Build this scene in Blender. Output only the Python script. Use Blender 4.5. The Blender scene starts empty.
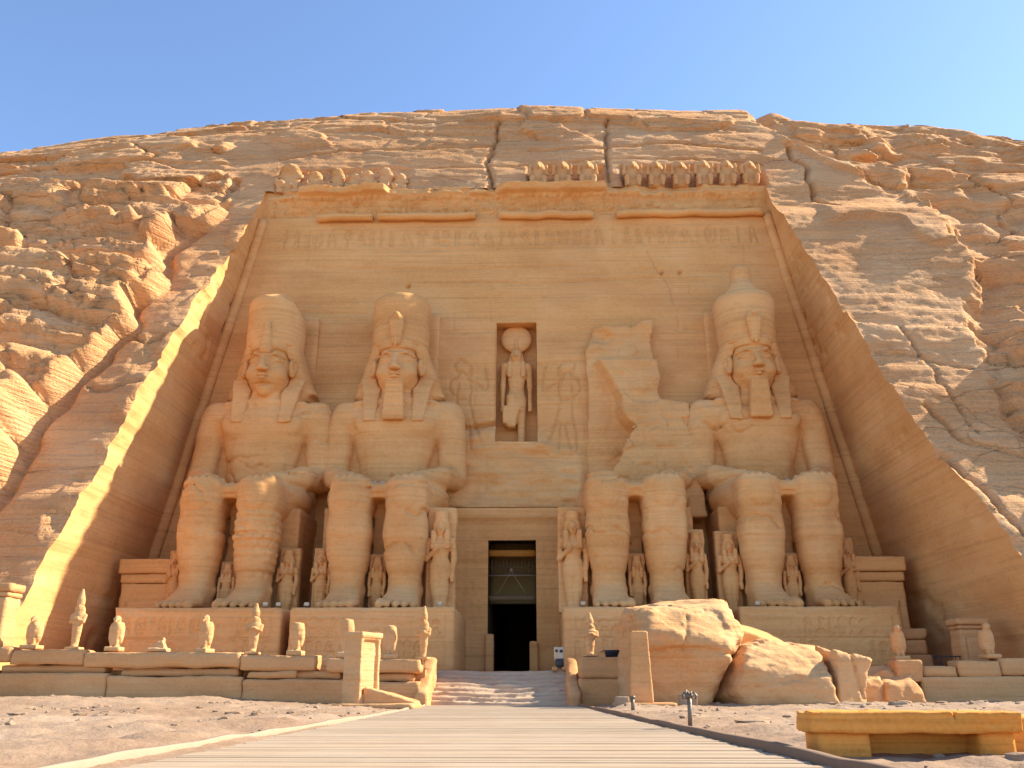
import bpy, bmesh, math, random
import numpy as np
from mathutils import Vector, Matrix

# ------------------------------------------------------------------ camera, sky, sun, exposure
SC = bpy.context.scene
COL = SC.collection
R = math.radians
cam_d = bpy.data.cameras.new("camera")
cam = bpy.data.objects.new("camera", cam_d)
COL.objects.link(cam)
cam_d.sensor_width = 36.0
cam_d.lens = 880.0 / 1024.0 * 36.0
cam_d.clip_end = 3000.0
cam.location = (1.17, 0.0, 0.55)
cam.rotation_euler = (math.pi / 2 + math.atan(305 / 880), 0, R(1.43))
SC.camera = cam

SUN = Vector((1.3, 0.388, 1.0)).normalized()        # direction towards the sun
SUN_EL = math.asin(SUN.z)
SUN_AZ = math.atan2(SUN.x, SUN.y)                  # from +Y towards +X
w = bpy.data.worlds.new("World")
SC.world = w
w.use_nodes = True
nt = w.node_tree
bg = nt.nodes["Background"]
sky = nt.nodes.new("ShaderNodeTexSky")
sky.sky_type = 'NISHITA'
sky.sun_disc = False
sky.sun_elevation = SUN_EL
sky.sun_rotation = SUN_AZ
sky.altitude = 200
sky.air_density = 0.9
sky.dust_density = 0.25
sky.ozone_density = 3.0
nt.links.new(sky.outputs[0], bg.inputs[0])
bg.inputs[1].default_value = 0.13
sd = bpy.data.lights.new("sun", 'SUN')
sd.energy = 4.7
sd.angle = R(0.5)
sd.color = (1.0, 0.89, 0.70)
sun = bpy.data.objects.new("sun", sd)
COL.objects.link(sun)
sun.rotation_euler = SUN.to_track_quat('Z', 'Y').to_euler()
vs = SC.view_settings
vs.view_transform = 'Standard'
vs.look = 'None'
vs.gamma = 1
vs.use_curve_mapping = False
vs.exposure = 1.3

# ------------------------------------------------------------------ numpy noise
_rng = np.random.RandomState(7)
_PERM = np.concatenate([_rng.permutation(256)] * 3).astype(np.int32)
_VAL = _rng.rand(256).astype(np.float32) * 2 - 1


def vnoise(x, y, z=None, seed=0):
    x = np.asarray(x, np.float32); y = np.asarray(y, np.float32)
    z = np.zeros_like(x) if z is None else np.asarray(z, np.float32)
    x, y, z = np.broadcast_arrays(x, y, z)
    xi = np.floor(x); yi = np.floor(y); zi = np.floor(z)
    fx = x - xi; fy = y - yi; fz = z - zi
    xi = (xi.astype(np.int32) + seed * 17) & 255
    yi = (yi.astype(np.int32) + seed * 31) & 255
    zi = (zi.astype(np.int32) + seed * 47) & 255
    fx = fx * fx * fx * (fx * (fx * 6 - 15) + 10)
    fy = fy * fy * fy * (fy * (fy * 6 - 15) + 10)
    fz = fz * fz * fz * (fz * (fz * 6 - 15) + 10)

    def h(a, b, c):
        return _VAL[_PERM[_PERM[_PERM[a & 255] + (b & 255)] + (c & 255)]]
    x1 = xi + 1; y1 = yi + 1; z1 = zi + 1
    c00 = h(xi, yi, zi) * (1 - fx) + h(x1, yi, zi) * fx
    c10 = h(xi, y1, zi) * (1 - fx) + h(x1, y1, zi) * fx
    c01 = h(xi, yi, z1) * (1 - fx) + h(x1, yi, z1) * fx
    c11 = h(xi, y1, z1) * (1 - fx) + h(x1, y1, z1) * fx
    c0 = c00 * (1 - fy) + c10 * fy
    c1 = c01 * (1 - fy) + c11 * fy
    return c0 * (1 - fz) + c1 * fz


def fbm(x, y, z=None, o=4, seed=0, g=0.5, l=2.03):
    a = 1.0; f = 1.0; s = 0; t = 0
    for i in range(o):
        s = s + a * vnoise(np.asarray(x) * f, np.asarray(y) * f, None if z is None else np.asarray(z) * f, seed + i * 5)
        t += a; a *= g; f *= l
    return s / t


def worley(x, y, seed=0, jit=0.9):
    """F1, F2 and the id value of the nearest cell in 2D."""
    x = np.asarray(x, np.float32); y = np.asarray(y, np.float32)
    xi = np.floor(x).astype(np.int32); yi = np.floor(y).astype(np.int32)
    f1 = np.full(x.shape, 9.0, np.float32); f2 = f1.copy(); cid = np.zeros(x.shape, np.float32)
    for dx in (-1, 0, 1):
        for dy in (-1, 0, 1):
            a = xi + dx; b = yi + dy
            hh = _PERM[_PERM[(a + seed * 13) & 255] + ((b + seed * 7) & 255)]
            px = a + .5 + jit * .5 * _VAL[hh]; py = b + .5 + jit * .5 * _VAL[(hh * 7 + 31) & 255]
            d = np.sqrt((px - x) ** 2 + (py - y) ** 2)
            n1 = d < f1
            f2 = np.where(n1, f1, np.minimum(f2, d))
            cid = np.where(n1, _VAL[(hh * 3 + 11) & 255], cid)
            f1 = np.minimum(f1, d)
    return f1, f2, cid


def sstep(a, b, x):
    t = np.clip((np.asarray(x, np.float32) - a) / (b - a), 0, 1)
    return t * t * (3 - 2 * t)


def polydist(px, pz, pts):
    """distance of points to an open polyline."""
    d = np.full(np.broadcast(px, pz).shape, 1e3, np.float32)
    for (ax, az), (bx, bz) in zip(pts[:-1], pts[1:]):
        vx, vz = bx - ax, bz - az
        t = np.clip(((px - ax) * vx + (pz - az) * vz) / (vx * vx + vz * vz + 1e-9), 0, 1)
        d = np.minimum(d, np.hypot(px - ax - t * vx, pz - az - t * vz))
    return d


def sdpoly(px, pz, pts):
    """signed distance to a closed polygon (negative inside)."""
    shp = np.broadcast(px, pz).shape
    d = np.full(shp, 1e6, np.float32); s = np.ones(shp, np.float32)
    n = len(pts)
    for i in range(n):
        ax, az = pts[i]; bx, bz = pts[i - 1]
        ex, ez = bx - ax, bz - az
        wx, wz = px - ax, pz - az
        t = np.clip((wx * ex + wz * ez) / (ex * ex + ez * ez + 1e-9), 0, 1)
        d = np.minimum(d, (wx - ex * t) ** 2 + (wz - ez * t) ** 2)
        c1 = pz >= az; c2 = pz < bz; c3 = ex * wz > ez * wx
        flip = (c1 & c2 & c3) | (~c1 & ~c2 & ~c3)
        s = np.where(flip, -s, s)
    return s * np.sqrt(d)


# ------------------------------------------------------------------ objects
def mesh_obj(name, V, F, mat, parent=None, smooth=True, loc=None):
    V = np.asarray(V, np.float32).reshape(-1, 3)
    me = bpy.data.meshes.new(name)
    if isinstance(F, np.ndarray):
        k = F.shape[1]
        me.vertices.add(len(V)); me.vertices.foreach_set("co", V.ravel())
        me.loops.add(F.size); me.loops.foreach_set("vertex_index", F.astype(np.int32).ravel())
        me.polygons.add(len(F))
        me.polygons.foreach_set("loop_start", np.arange(0, F.size, k, dtype=np.int32))
        me.polygons.foreach_set("loop_total", np.full(len(F), k, np.int32))
        me.update(calc_edges=True)
    else:
        me.from_pydata(V.tolist(), [], F)
    me.polygons.foreach_set("use_smooth", np.full(len(me.polygons), smooth, bool))
    me.materials.append(mat)
    me.validate(); me.update()
    o = bpy.data.objects.new(name, me)
    COL.objects.link(o)
    if parent is not None: o.parent = parent
    if loc is not None: o.location = loc
    return o


def tag(o, label, cat, group=None):
    o["label"] = label; o["category"] = cat
    if group: o["group"] = group
    return o


def thing(name, label, cat, loc=(0, 0, 0), rz=0.0, group=None):
    o = bpy.data.objects.new(name, None)
    o.empty_display_size = 0.3
    COL.objects.link(o)
    o.location = loc; o.rotation_euler = (0, 0, rz)
    return tag(o, label, cat, group)


def structure(o):
    o["kind"] = "structure"
    return o


def dup(root, loc, rz=None, label=None, scale=None):
    c = root.copy(); COL.objects.link(c); c.location = loc
    if rz is not None: c.rotation_euler = (0, 0, rz)
    if scale is not None: c.scale = scale if hasattr(scale, '__len__') else (scale,) * 3
    if label: c["label"] = label
    for ch in list(root.children):
        d = ch.copy(); COL.objects.link(d); d.parent = c
        for g in list(ch.children):
            e = g.copy(); COL.objects.link(e); e.parent = d
    return c


def gridfaces(nu, nv, flip=False, keep=None):
    i = np.arange(nu - 1)[:, None] * nv + np.arange(nv - 1)[None, :]
    q = np.stack([i, i + nv, i + nv + 1, i + 1], -1)
    if keep is not None: q = q[keep]
    q = q.reshape(-1, 4)
    return q[:, ::-1].copy() if flip else q


def boxgrid(h, res):
    """surface of a box of half sizes h as merged grids, outward quads."""
    key = {}; V = []; F = []
    n = [max(1, min(90, int(round(2 * a / res)))) for a in h]

    def vid(i, j, k):
        t = (i, j, k)
        if t not in key:
            key[t] = len(V)
            V.append([-h[0] + 2 * h[0] * i / n[0], -h[1] + 2 * h[1] * j / n[1], -h[2] + 2 * h[2] * k / n[2]])
        return key[t]
    for ax in range(3):
        a, b = (ax + 1) % 3, (ax + 2) % 3
        for side in (0, n[ax]):
            for i in range(n[a]):
                for j in range(n[b]):
                    def m(ii, jj):
                        t = [0, 0, 0]; t[ax] = side; t[a] = ii; t[b] = jj
                        return vid(*t)
                    q = [m(i, j), m(i + 1, j), m(i + 1, j + 1), m(i, j + 1)]
                    F.append(q if side else q[::-1])
    return np.array(V, np.float32), np.array(F)


def rough_box(name, size, mat, parent=None, loc=(0, 0, 0), res=0.12, r=0.06, amp=0.03, chip=1.0,
              seed=0, taper=(1, 1), shear=(0, 0), rz=0.0):
    """a worn stone block standing on z = 0: rounded, chipped, slightly uneven."""
    h = np.array(size) / 2.0
    V, F = boxgrid(h, res)
    P = V + np.array(loc, np.float32)
    nz = vnoise(P[:, 0] / .55 + seed * 3.1, P[:, 1] / .55, P[:, 2] / .55, seed)
    nf = vnoise(P[:, 0] / .2 + seed * 3.1, P[:, 1] / .2, P[:, 2] / .2, seed + 3)
    rr = np.clip(r * (1 + chip * (1.6 * np.maximum(nz, 0) ** 1.5 * 2 + .8 * nf)), .006, h.min() * .95)
    inner = np.sign(V) * np.minimum(np.abs(V), (h[None, :] - rr[:, None]))
    d = V - inner
    L = np.linalg.norm(d, axis=1, keepdims=True)
    V2 = np.where(L > 1e-6, inner + d / np.maximum(L, 1e-6) * rr[:, None], V)
    nrm = d / np.maximum(L, 1e-6)
    V2 = V2 + nrm * (amp * fbm(P[:, 0] / .9, P[:, 1] / .9, P[:, 2] / .35, 3, seed + 9))[:, None]
    t = (V2[:, 2] + h[2]) / (2 * h[2])
    V2[:, 0] = V2[:, 0] * (1 + (taper[0] - 1) * t) + shear[0] * t
    V2[:, 1] = V2[:, 1] * (1 + (taper[1] - 1) * t) + shear[1] * t
    V2[:, 2] += h[2]
    o = mesh_obj(name, V2, F, mat, parent, True, loc)
    o.rotation_euler = (0, 0, rz)
    return o


def tubes(name, lines, rad, mat, parent=None, loc=None, n=8):
    """round bars along polylines, joined as one mesh."""
    V = []; F = []
    for k, pts in enumerate(lines):
        rr = rad[k] if hasattr(rad, '__len__') else rad
        pts = [Vector(p) for p in pts]
        prev = None
        for i, p in enumerate(pts):
            t = (pts[min(i + 1, len(pts) - 1)] - pts[max(i - 1, 0)]).normalized()
            a = t.cross(Vector((0, 0, 1)))
            if a.length < .05: a = t.cross(Vector((1, 0, 0)))
            a.normalize(); b = t.cross(a)
            ring = []
            for j in range(n):
                an = 2 * math.pi * j / n
                ring.append(len(V)); V.append(p + (a * math.cos(an) + b * math.sin(an)) * rr)
            if prev:
                for j in range(n): F.append([prev[j], prev[(j + 1) % n], ring[(j + 1) % n], ring[j]])
            else: F.append(ring[::-1])
            prev = ring
        F.append(prev)
    return mesh_obj(name, [list(v) for v in V], F, mat, parent, True, loc)


# ------------------------------------------------------------------ signed distance sculpting
class Vol:
    BIG = 1.0

    def __init__(s, lo, hi, h):
        s.lo = np.array(lo, np.float32); s.h = float(h)
        s.n = np.ceil((np.array(hi) - s.lo) / h).astype(int) + 1
        s.ax = [(s.lo[i] + h * np.arange(s.n[i])).astype(np.float32) for i in range(3)]
        s.F = np.full(s.n, s.BIG, np.float32)

    def sl(s, lo, hi, pad):
        out = []
        for i in range(3):
            a = int(np.floor((lo[i] - pad - s.lo[i]) / s.h)); b = int(np.ceil((hi[i] + pad - s.lo[i]) / s.h)) + 1
            out.append(slice(max(0, a), max(0, min(s.n[i], b))))
        return tuple(out)

    def put(s, fn, lo, hi, k=0.1, op='u'):
        q = s.sl(lo, hi, k + 4 * s.h)
        if any(t.stop <= t.start for t in q): return s
        X = s.ax[0][q[0]][:, None, None]; Y = s.ax[1][q[1]][None, :, None]; Z = s.ax[2][q[2]][None, None, :]
        d = np.minimum(fn(X, Y, Z), s.BIG).astype(np.float32)
        a = s.F[q]; k = max(k, 1e-4)
        if op == 'u':
            hh = np.clip(.5 + .5 * (a - d) / k, 0, 1); s.F[q] = a + (d - a) * hh - k * hh * (1 - hh)
        else:
            d = -d
            hh = np.clip(.5 + .5 * (d - a) / k, 0, 1); s.F[q] = a + (d - a) * hh + k * hh * (1 - hh)
        return s

    def ell(s, c, r, k=.1, op='u', rot=None):
        c = np.array(c, np.float32); r = np.array(r, np.float32); m = r.min()
        M = None if rot is None else np.array(Matrix.Rotation(rot[0], 3, rot[1]).transposed())

        def fn(X, Y, Z):
            x, y, z = X - c[0], Y - c[1], Z - c[2]
            if M is not None:
                x, y, z = (M[0, 0] * x + M[0, 1] * y + M[0, 2] * z, M[1, 0] * x + M[1, 1] * y + M[1, 2] * z,
                           M[2, 0] * x + M[2, 1] * y + M[2, 2] * z)
            a = np.sqrt((x / r[0]) ** 2 + (y / r[1]) ** 2 + (z / r[2]) ** 2)
            b = np.sqrt((x / r[0] ** 2) ** 2 + (y / r[1] ** 2) ** 2 + (z / r[2] ** 2) ** 2)
            return a * (a - 1) / np.maximum(b, 1e-5)
        e = r if rot is None else np.full(3, r.max())
        return s.put(fn, c - e, c + e, k, op)

    def cone(s, a, b, r1, r2, k=.1, op='u'):
        a = np.array(a, np.float32); b = np.array(b, np.float32); v = b - a; L = float(v @ v)

        def fn(X, Y, Z):
            x, y, z = X - a[0], Y - a[1], Z - a[2]
            t = np.clip((x * v[0] + y * v[1] + z * v[2]) / L, 0, 1)
            return np.sqrt((x - t * v[0]) ** 2 + (y - t * v[1]) ** 2 + (z - t * v[2]) ** 2) - (r1 + (r2 - r1) * t)
        m = max(r1, r2)
        return s.put(fn, np.minimum(a, b) - m, np.maximum(a, b) + m, k, op)

    def box(s, c, hs, r=.05, k=.05, op='u', rot=None, taper=None):
        c = np.array(c, np.float32); hs = np.array(hs, np.float32)
        M = None if rot is None else np.array(Matrix.Rotation(rot[0], 3, rot[1]).transposed())

        def fn(X, Y, Z):
            x, y, z = X - c[0], Y - c[1], Z - c[2]
            if M is not None:
                x, y, z = (M[0, 0] * x + M[0, 1] * y + M[0, 2] * z, M[1, 0] * x + M[1, 1] * y + M[1, 2] * z,
                           M[2, 0] * x + M[2, 1] * y + M[2, 2] * z)
            if taper is not None:
                f = 1 + (taper - 1) * np.clip((z + hs[2]) / (2 * hs[2]), 0, 1)
                x = x / f
            qx = np.abs(x) - hs[0] + r; qy = np.abs(y) - hs[1] + r; qz = np.abs(z) - hs[2] + r
            o = np.sqrt(np.maximum(qx, 0) ** 2 + np.maximum(qy, 0) ** 2 + np.maximum(qz, 0) ** 2)
            return o + np.minimum(np.maximum(qx, np.maximum(qy, qz)), 0) - r
        e = hs * (1.0 if taper is None else max(1, taper))
        if rot is not None: e = np.full(3, np.linalg.norm(e))
        return s.put(fn, c - e, c + e, k, op)

    def loft(s, st, axis=2, k=.1, op='u', n=2.4, cap=.15):
        """stations (t, cu, cv, hu, hv) along an axis; superellipse sections; u, v = the other axes in x, y, z order."""
        st = np.array(st, np.float32)
        o = [i for i in range(3) if i != axis]
        lo = np.zeros(3); hi = np.zeros(3)
        lo[axis], hi[axis] = st[0, 0], st[-1, 0]
        for m, i in enumerate(o):
            lo[i] = (st[:, 1 + m] - st[:, 3 + m]).min(); hi[i] = (st[:, 1 + m] + st[:, 3 + m]).max()

        def fn(X, Y, Z):
            A = (X, Y, Z); t = A[axis]; u = A[o[0]]; v = A[o[1]]
            tt = t.ravel()
            p = [np.interp(tt, st[:, 0], st[:, q]).reshape(t.shape) for q in range(1, 5)]
            a = np.abs(u - p[0]) / p[2]; b = np.abs(v - p[1]) / p[3]
            d = ((a ** n + b ** n) ** (1 / n) - 1) * np.minimum(p[2], p[3])
            e = np.maximum(st[0, 0] - t, t - st[-1, 0])
            hh = np.clip(.5 + .5 * (d - e) / cap, 0, 1)
            return e + (d - e) * hh + cap * hh * (1 - hh)
        return s.put(fn, lo, hi, k, op)

    def hull(s, planes, lo, hi, k=.1, op='u', sm=.12):
        """intersection of half spaces (nx, ny, nz, px, py, pz)."""
        def fn(X, Y, Z):
            d = None
            for (nx, ny, nz, px, py, pz) in planes:
                L = math.sqrt(nx * nx + ny * ny + nz * nz)
                e = ((X - px) * nx + (Y - py) * ny + (Z - pz) * nz) / L
                if d is None: d = e + 0 * X + 0 * Y + 0 * Z
                else:
                    hh = np.clip(.5 + .5 * (e - d) / sm, 0, 1); d = d + (e - d) * hh + sm * hh * (1 - hh)
            return d
        return s.put(fn, lo, hi, k, op)

    def rough(s, amp, sc=(1, 1, 1), o=3, seed=0):
        m = np.abs(s.F) < max(amp * 2, 2.5 * s.h)
        i = np.nonzero(m)
        x, y, z = (s.ax[a][i[a]] for a in range(3))
        s.F[m] += amp * fbm(x / sc[0], y / sc[1], z / sc[2], o, seed)
        return s

    def warp(s, fn):
        m = np.abs(s.F) < .5
        i = np.nonzero(m)
        x, y, z = (s.ax[a][i[a]] for a in range(3))
        s.F[m] += fn(x, y, z)
        return s

    def mesh(s):
        F = s.F.copy()
        F[0] = F[-1] = 1; F[:, 0] = F[:, -1] = 1; F[:, :, 0] = F[:, :, -1] = 1
        ins = F < 0
        n = s.n - 1
        cnt = np.zeros(n, np.int8)
        for a in (0, 1):
            for b in (0, 1):
                for c in (0, 1):
                    cnt += ins[a:n[0] + a, b:n[1] + b, c:n[2] + c]
        act = (cnt > 0) & (cnt < 8)
        cell = np.argwhere(act)
        idx = -np.ones(n, np.int64); idx[act] = np.arange(len(cell))
        acc = np.zeros((len(cell), 3), np.float32); num = np.zeros(len(cell), np.float32)
        C = [(a, b, c) for a in (0, 1) for b in (0, 1) for c in (0, 1)]
        for p in C:
            for axx in range(3):
                if p[axx]: continue
                q = list(p); q[axx] = 1
                f0 = F[cell[:, 0] + p[0], cell[:, 1] + p[1], cell[:, 2] + p[2]]
                f1 = F[cell[:, 0] + q[0], cell[:, 1] + q[1], cell[:, 2] + q[2]]
                m = (f0 < 0) != (f1 < 0)
                t = np.where(m, f0 / np.where(m, f0 - f1, 1), 0)
                pos = np.array(p, np.float32)[None, :].repeat(len(cell), 0); pos[:, axx] += t
                acc += pos * m[:, None]; num += m
        V = s.lo + s.h * (cell + acc / np.maximum(num, 1)[:, None])
        Q = []
        for axx in range(3):
            b, c = (axx + 1) % 3, (axx + 2) % 3
            sl0 = [slice(1, -1)] * 3; sl0[axx] = slice(0, -1)
            sl1 = [slice(1, -1)] * 3; sl1[axx] = slice(1, None)
            A = ins[tuple(sl0)]; B = ins[tuple(sl1)]
            e = np.argwhere(A != B)
            off = np.ones(3, int); off[axx] = 0
            e = e + off
            a_in = ins[e[:, 0], e[:, 1], e[:, 2]]
            def cid(db, dc):
                k = e.copy(); k[:, b] -= db; k[:, c] -= dc
                return idx[k[:, 0], k[:, 1], k[:, 2]]
            q = np.stack([cid(1, 1), cid(0, 1), cid(0, 0), cid(1, 0)], 1)
            q[~a_in] = q[~a_in][:, ::-1]
            Q.append(q)
        return V, np.concatenate(Q)

    def build_map(s, name, mat, parent, fn):
        V, Q = s.mesh()
        return mesh_obj(name, fn(V), Q, mat, parent, True)

    def build(s, name, mat, parent=None, loc=None, smooth=True):
        V, Q = s.mesh()
        return mesh_obj(name, V, Q, mat, parent, smooth, loc)


# ------------------------------------------------------------------ materials
def rock(name, dark, mid, light, band=1.0, bump=0.35, rough=0.92, fine=1.0, stain=0.35, bumpd=0.08, crack=0.0, patina=0.0):
    m = bpy.data.materials.new(name); m.use_nodes = True
    t = m.node_tree; N = t.nodes; L = t.links
    bs = N["Principled BSDF"]; bs.inputs["Roughness"].default_value = rough
    bs.inputs["Specular IOR Level"].default_value = 0.15
    geo = N.new("ShaderNodeNewGeometry")
    sep = N.new("ShaderNodeSeparateXYZ"); L.new(geo.outputs["Position"], sep.inputs[0])

    def noise(scale, vec=None, det=4, rg=.55, dim='3D'):
        n = N.new("ShaderNodeTexNoise"); n.noise_dimensions = dim
        n.inputs["Scale"].default_value = scale; n.inputs["Detail"].default_value = det
        n.inputs["Roughness"].default_value = rg
        if vec is not None: L.new(vec, n.inputs["Vector"])
        return n.outputs["Fac"]

    def mapping(sx, sy, sz):
        mp = N.new("ShaderNodeMapping"); mp.inputs["Scale"].default_value = (sx, sy, sz)
        L.new(geo.outputs["Position"], mp.inputs[0]); return mp.outputs[0]

    def math_(op, a, b=None):
        n = N.new("ShaderNodeMath"); n.operation = op
        for i, v in enumerate((a, b)):
            if v is None: continue
            if isinstance(v, (int, float)): n.inputs[i].default_value = v
            else: L.new(v, n.inputs[i])
        return n.outputs[0]

    def mix(f, a, b, mode='MIX'):
        n = N.new("ShaderNodeMix"); n.data_type = 'RGBA'; n.blend_type = mode
        if isinstance(f, (int, float)): n.inputs[0].default_value = f
        else: L.new(f, n.inputs[0])
        for i, v in ((6, a), (7, b)):
            if isinstance(v, tuple): n.inputs[i].default_value = (*v, 1)
            else: L.new(v, n.inputs[i])
        return n.outputs[2]

    def ramp(f, a, b):
        n = N.new("ShaderNodeMapRange"); n.inputs[1].default_value = a; n.inputs[2].default_value = b
        L.new(f, n.inputs[0]); return n.outputs[0]
    strata = noise(1.0, mapping(.035, .035, 1.5 * band), 6, .62)
    strata2 = noise(1.0, mapping(.12, .12, 7.0 * band), 4, .6)
    blotch = noise(.22, mapping(1, 1, 1.6), 5, .6)
    grain = noise(6.0 * fine, geo.outputs["Position"], 5, .65)
    c = mix(ramp(strata, .36, .64), dark, mid)
    c = mix(ramp(blotch, .42, .68), c, light)
    c = mix(math_('MULTIPLY', ramp(strata2, .5, .75), stain), c, tuple(x * .62 for x in dark))
    c = mix(math_('MULTIPLY', ramp(grain, .35, .75), .28), c, tuple(min(1, x * 1.25) for x in light))
    pit = noise(1.3, mapping(1, 1, 2.6), 6, .7)
    c = mix(math_('MULTIPLY', ramp(pit, .58, .74), .4), c, tuple(x * .55 for x in mid))
    if patina:
        c = mix(math_('MULTIPLY', ramp(noise(.13, mapping(1, 1, 2.2), 5, .62), .50, .60), patina), c, (dark[0] * .82, dark[1] * .80, dark[2] * .95))
    L.new(c, bs.inputs["Base Color"])
    hgt = math_('ADD', math_('MULTIPLY', strata2, .9), math_('MULTIPLY', grain, .55))
    hgt = math_('ADD', hgt, math_('MULTIPLY', noise(1.0, mapping(.5, .5, 2.2), 6, .65), .9))
    if crack:
        wv = N.new("ShaderNodeTexNoise"); wv.inputs["Scale"].default_value = .8; wv.inputs["Detail"].default_value = 3
        L.new(geo.outputs["Position"], wv.inputs["Vector"])
        va = N.new("ShaderNodeVectorMath"); va.operation = 'MULTIPLY_ADD'; va.inputs[1].default_value = (.45, .45, .25)
        L.new(wv.outputs["Color"], va.inputs[0]); L.new(mapping(.22, .22, .55), va.inputs[2])
        vo = N.new("ShaderNodeTexVoronoi"); vo.feature = 'DISTANCE_TO_EDGE'; vo.inputs["Scale"].default_value = 1.0
        L.new(va.outputs[0], vo.inputs["Vector"])
        ck = ramp(vo.outputs["Distance"], 0.0, .03)
        msk = ramp(noise(.16, mapping(1, 1, 1.5), 3, .5), .48, .60)
        hgt = math_('ADD', hgt, math_('MULTIPLY', math_('MULTIPLY', math_('SUBTRACT', ck, 1.0), msk), crack))
    bp = N.new("ShaderNodeBump"); bp.inputs["Strength"].default_value = bump; bp.inputs["Distance"].default_value = bumpd
    L.new(hgt, bp.inputs["Height"]); L.new(bp.outputs[0], bs.inputs["Normal"])
    return m


def plain(name, col, rough=.6, metal=0.0, var=.12, scale=6.0):
    m = bpy.data.materials.new(name); m.use_nodes = True
    t = m.node_tree; bs = t.nodes["Principled BSDF"]
    bs.inputs["Roughness"].default_value = rough; bs.inputs["Metallic"].default_value = metal
    n = t.nodes.new("ShaderNodeTexNoise"); n.inputs["Scale"].default_value = scale; n.inputs["Detail"].default_value = 5
    g = t.nodes.new("ShaderNodeNewGeometry"); t.links.new(g.outputs["Position"], n.inputs["Vector"])
    mx = t.nodes.new("ShaderNodeMix"); mx.data_type = 'RGBA'
    mx.inputs[6].default_value = (*[c * (1 - var) for c in col], 1)
    mx.inputs[7].default_value = (*[min(1, c * (1 + var)) for c in col], 1)
    t.links.new(n.outputs["Fac"], mx.inputs[0]); t.links.new(mx.outputs[2], bs.inputs["Base Color"])
    return m


M_CLIFF = rock("cliff_sandstone", (.60, .29, .115), (.74, .38, .16), (.78, .455, .225), bump=1.0, bumpd=.25, stain=.4, crack=.4, patina=.25)
M_FACADE = rock("facade_sandstone", (.62, .30, .10), (.73, .375, .132), (.77, .425, .17), bump=.5, bumpd=.06, stain=.5, patina=.25)
M_STATUE = rock("statue_sandstone", (.60, .295, .10), (.72, .375, .138), (.77, .435, .18), bump=.5, bumpd=.06, stain=.4, patina=.2)
M_BLOCK = rock("block_sandstone", (.46, .22, .085), (.57, .295, .12), (.63, .355, .16), bump=.6, bumpd=.05, fine=1.6)
M_GOLD = rock("ochre_sandstone", (.56, .205, .035), (.78, .305, .05), (.80, .40, .11), bump=.6, bumpd=.014, fine=4, band=2.4, stain=.8)
M_SAND = rock("sandy_ground", (.25, .155, .095), (.33, .22, .14), (.38, .27, .185), bump=1.0, bumpd=.05, fine=1.2, band=.3, stain=.2)
M_STEP = rock("pale_step_stone", (.42, .27, .165), (.50, .345, .22), (.55, .40, .27), bump=.8, bumpd=.05, fine=1.5)
M_BOULD = rock("boulder_sandstone", (.52, .265, .10), (.62, .335, .14), (.66, .39, .19), bump=.7, bumpd=.07, fine=1.4)
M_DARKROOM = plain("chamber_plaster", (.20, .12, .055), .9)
M_WOOD = plain("old_beam_wood", (.22, .14, .07), .75)
M_PLANK = None
M_WHITE = plain("white_painted_metal", (.56, .47, .34), .7, var=.05)
M_BLACK = plain("black_panel", (.03, .03, .032), .5)
M_TUB = plain("dark_blue_plastic", (.035, .05, .10), .45)
M_METAL = plain("weathered_metal", (.20, .16, .12), .55, .6)
M_KERB = plain("pale_kerb", (.33, .245, .165), .85)
M_KERBD = plain("brown_plank_kerb", (.20, .12, .07), .8)

# ------------------------------------------------------------------ ground
def axis(lo, hi, d, out, g=1.25):
    a = list(np.arange(lo, hi + d * .5, d))
    s = d
    while a[-1] < out: s *= g; a.append(a[-1] + s)
    s = d
    while a[0] > -out: s *= g; a.insert(0, a[0] - s)
    return np.array(a)


def path_x(y):
    return -.03 + (34 - y) * .0285


gx = axis(-24, 24, .11, 900); gy = axis(3.5, 36, .11, 900)
GX, GY = np.meshgrid(gx, gy, indexing='ij')
off = np.abs(GX - path_x(GY)) - 2.66
offm = sstep(0.05, 1.2, off) * sstep(900, 60, np.hypot(GX, GY))
led = fbm(GX / 2.6, GY / 1.9, None, 5, 3, .58)
lv = led * 9 + .25 * vnoise(GX * 2, GY * 2, None, 6)
ter = (np.floor(lv) + sstep(.86, 1, lv % 1)) / 9
f1, f2, ci = worley(GX / .5 + .4 * vnoise(GX * 2, GY * 2, None, 5), GY / .42, 4)
GZ = -.035 + offm * (.17 * (ter + .25) + .055 * fbm(GX / .42, GY / .3, None, 4, 11, .65)
                     + .06 * np.maximum(ci - .3, 0) * sstep(0.04, .12, f2 - f1) * sstep(0, .4, fbm(GX / 3, GY / 3, None, 2, 21)))
GZ += sstep(2, 12, -GX) * sstep(16, 32, GY) * .24 + sstep(5, 12, GX) * sstep(20, 32, GY) * .10
GZ = np.where((GY > 34) | (off < 0), np.minimum(GZ, -.06), GZ)
# the smooth strip where the stele and the bench stand stays near zero
ground = structure(mesh_obj("ground", np.stack([GX, GY, GZ], -1), gridfaces(len(gx), len(gy)), M_SAND))


def ground_z(x, y):
    i = int(np.clip(np.searchsorted(gx, x), 1, len(gx) - 1)); j = int(np.clip(np.searchsorted(gy, y), 1, len(gy) - 1))
    return float(GZ[i - 1:i + 1, j - 1:j + 1].mean())


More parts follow.
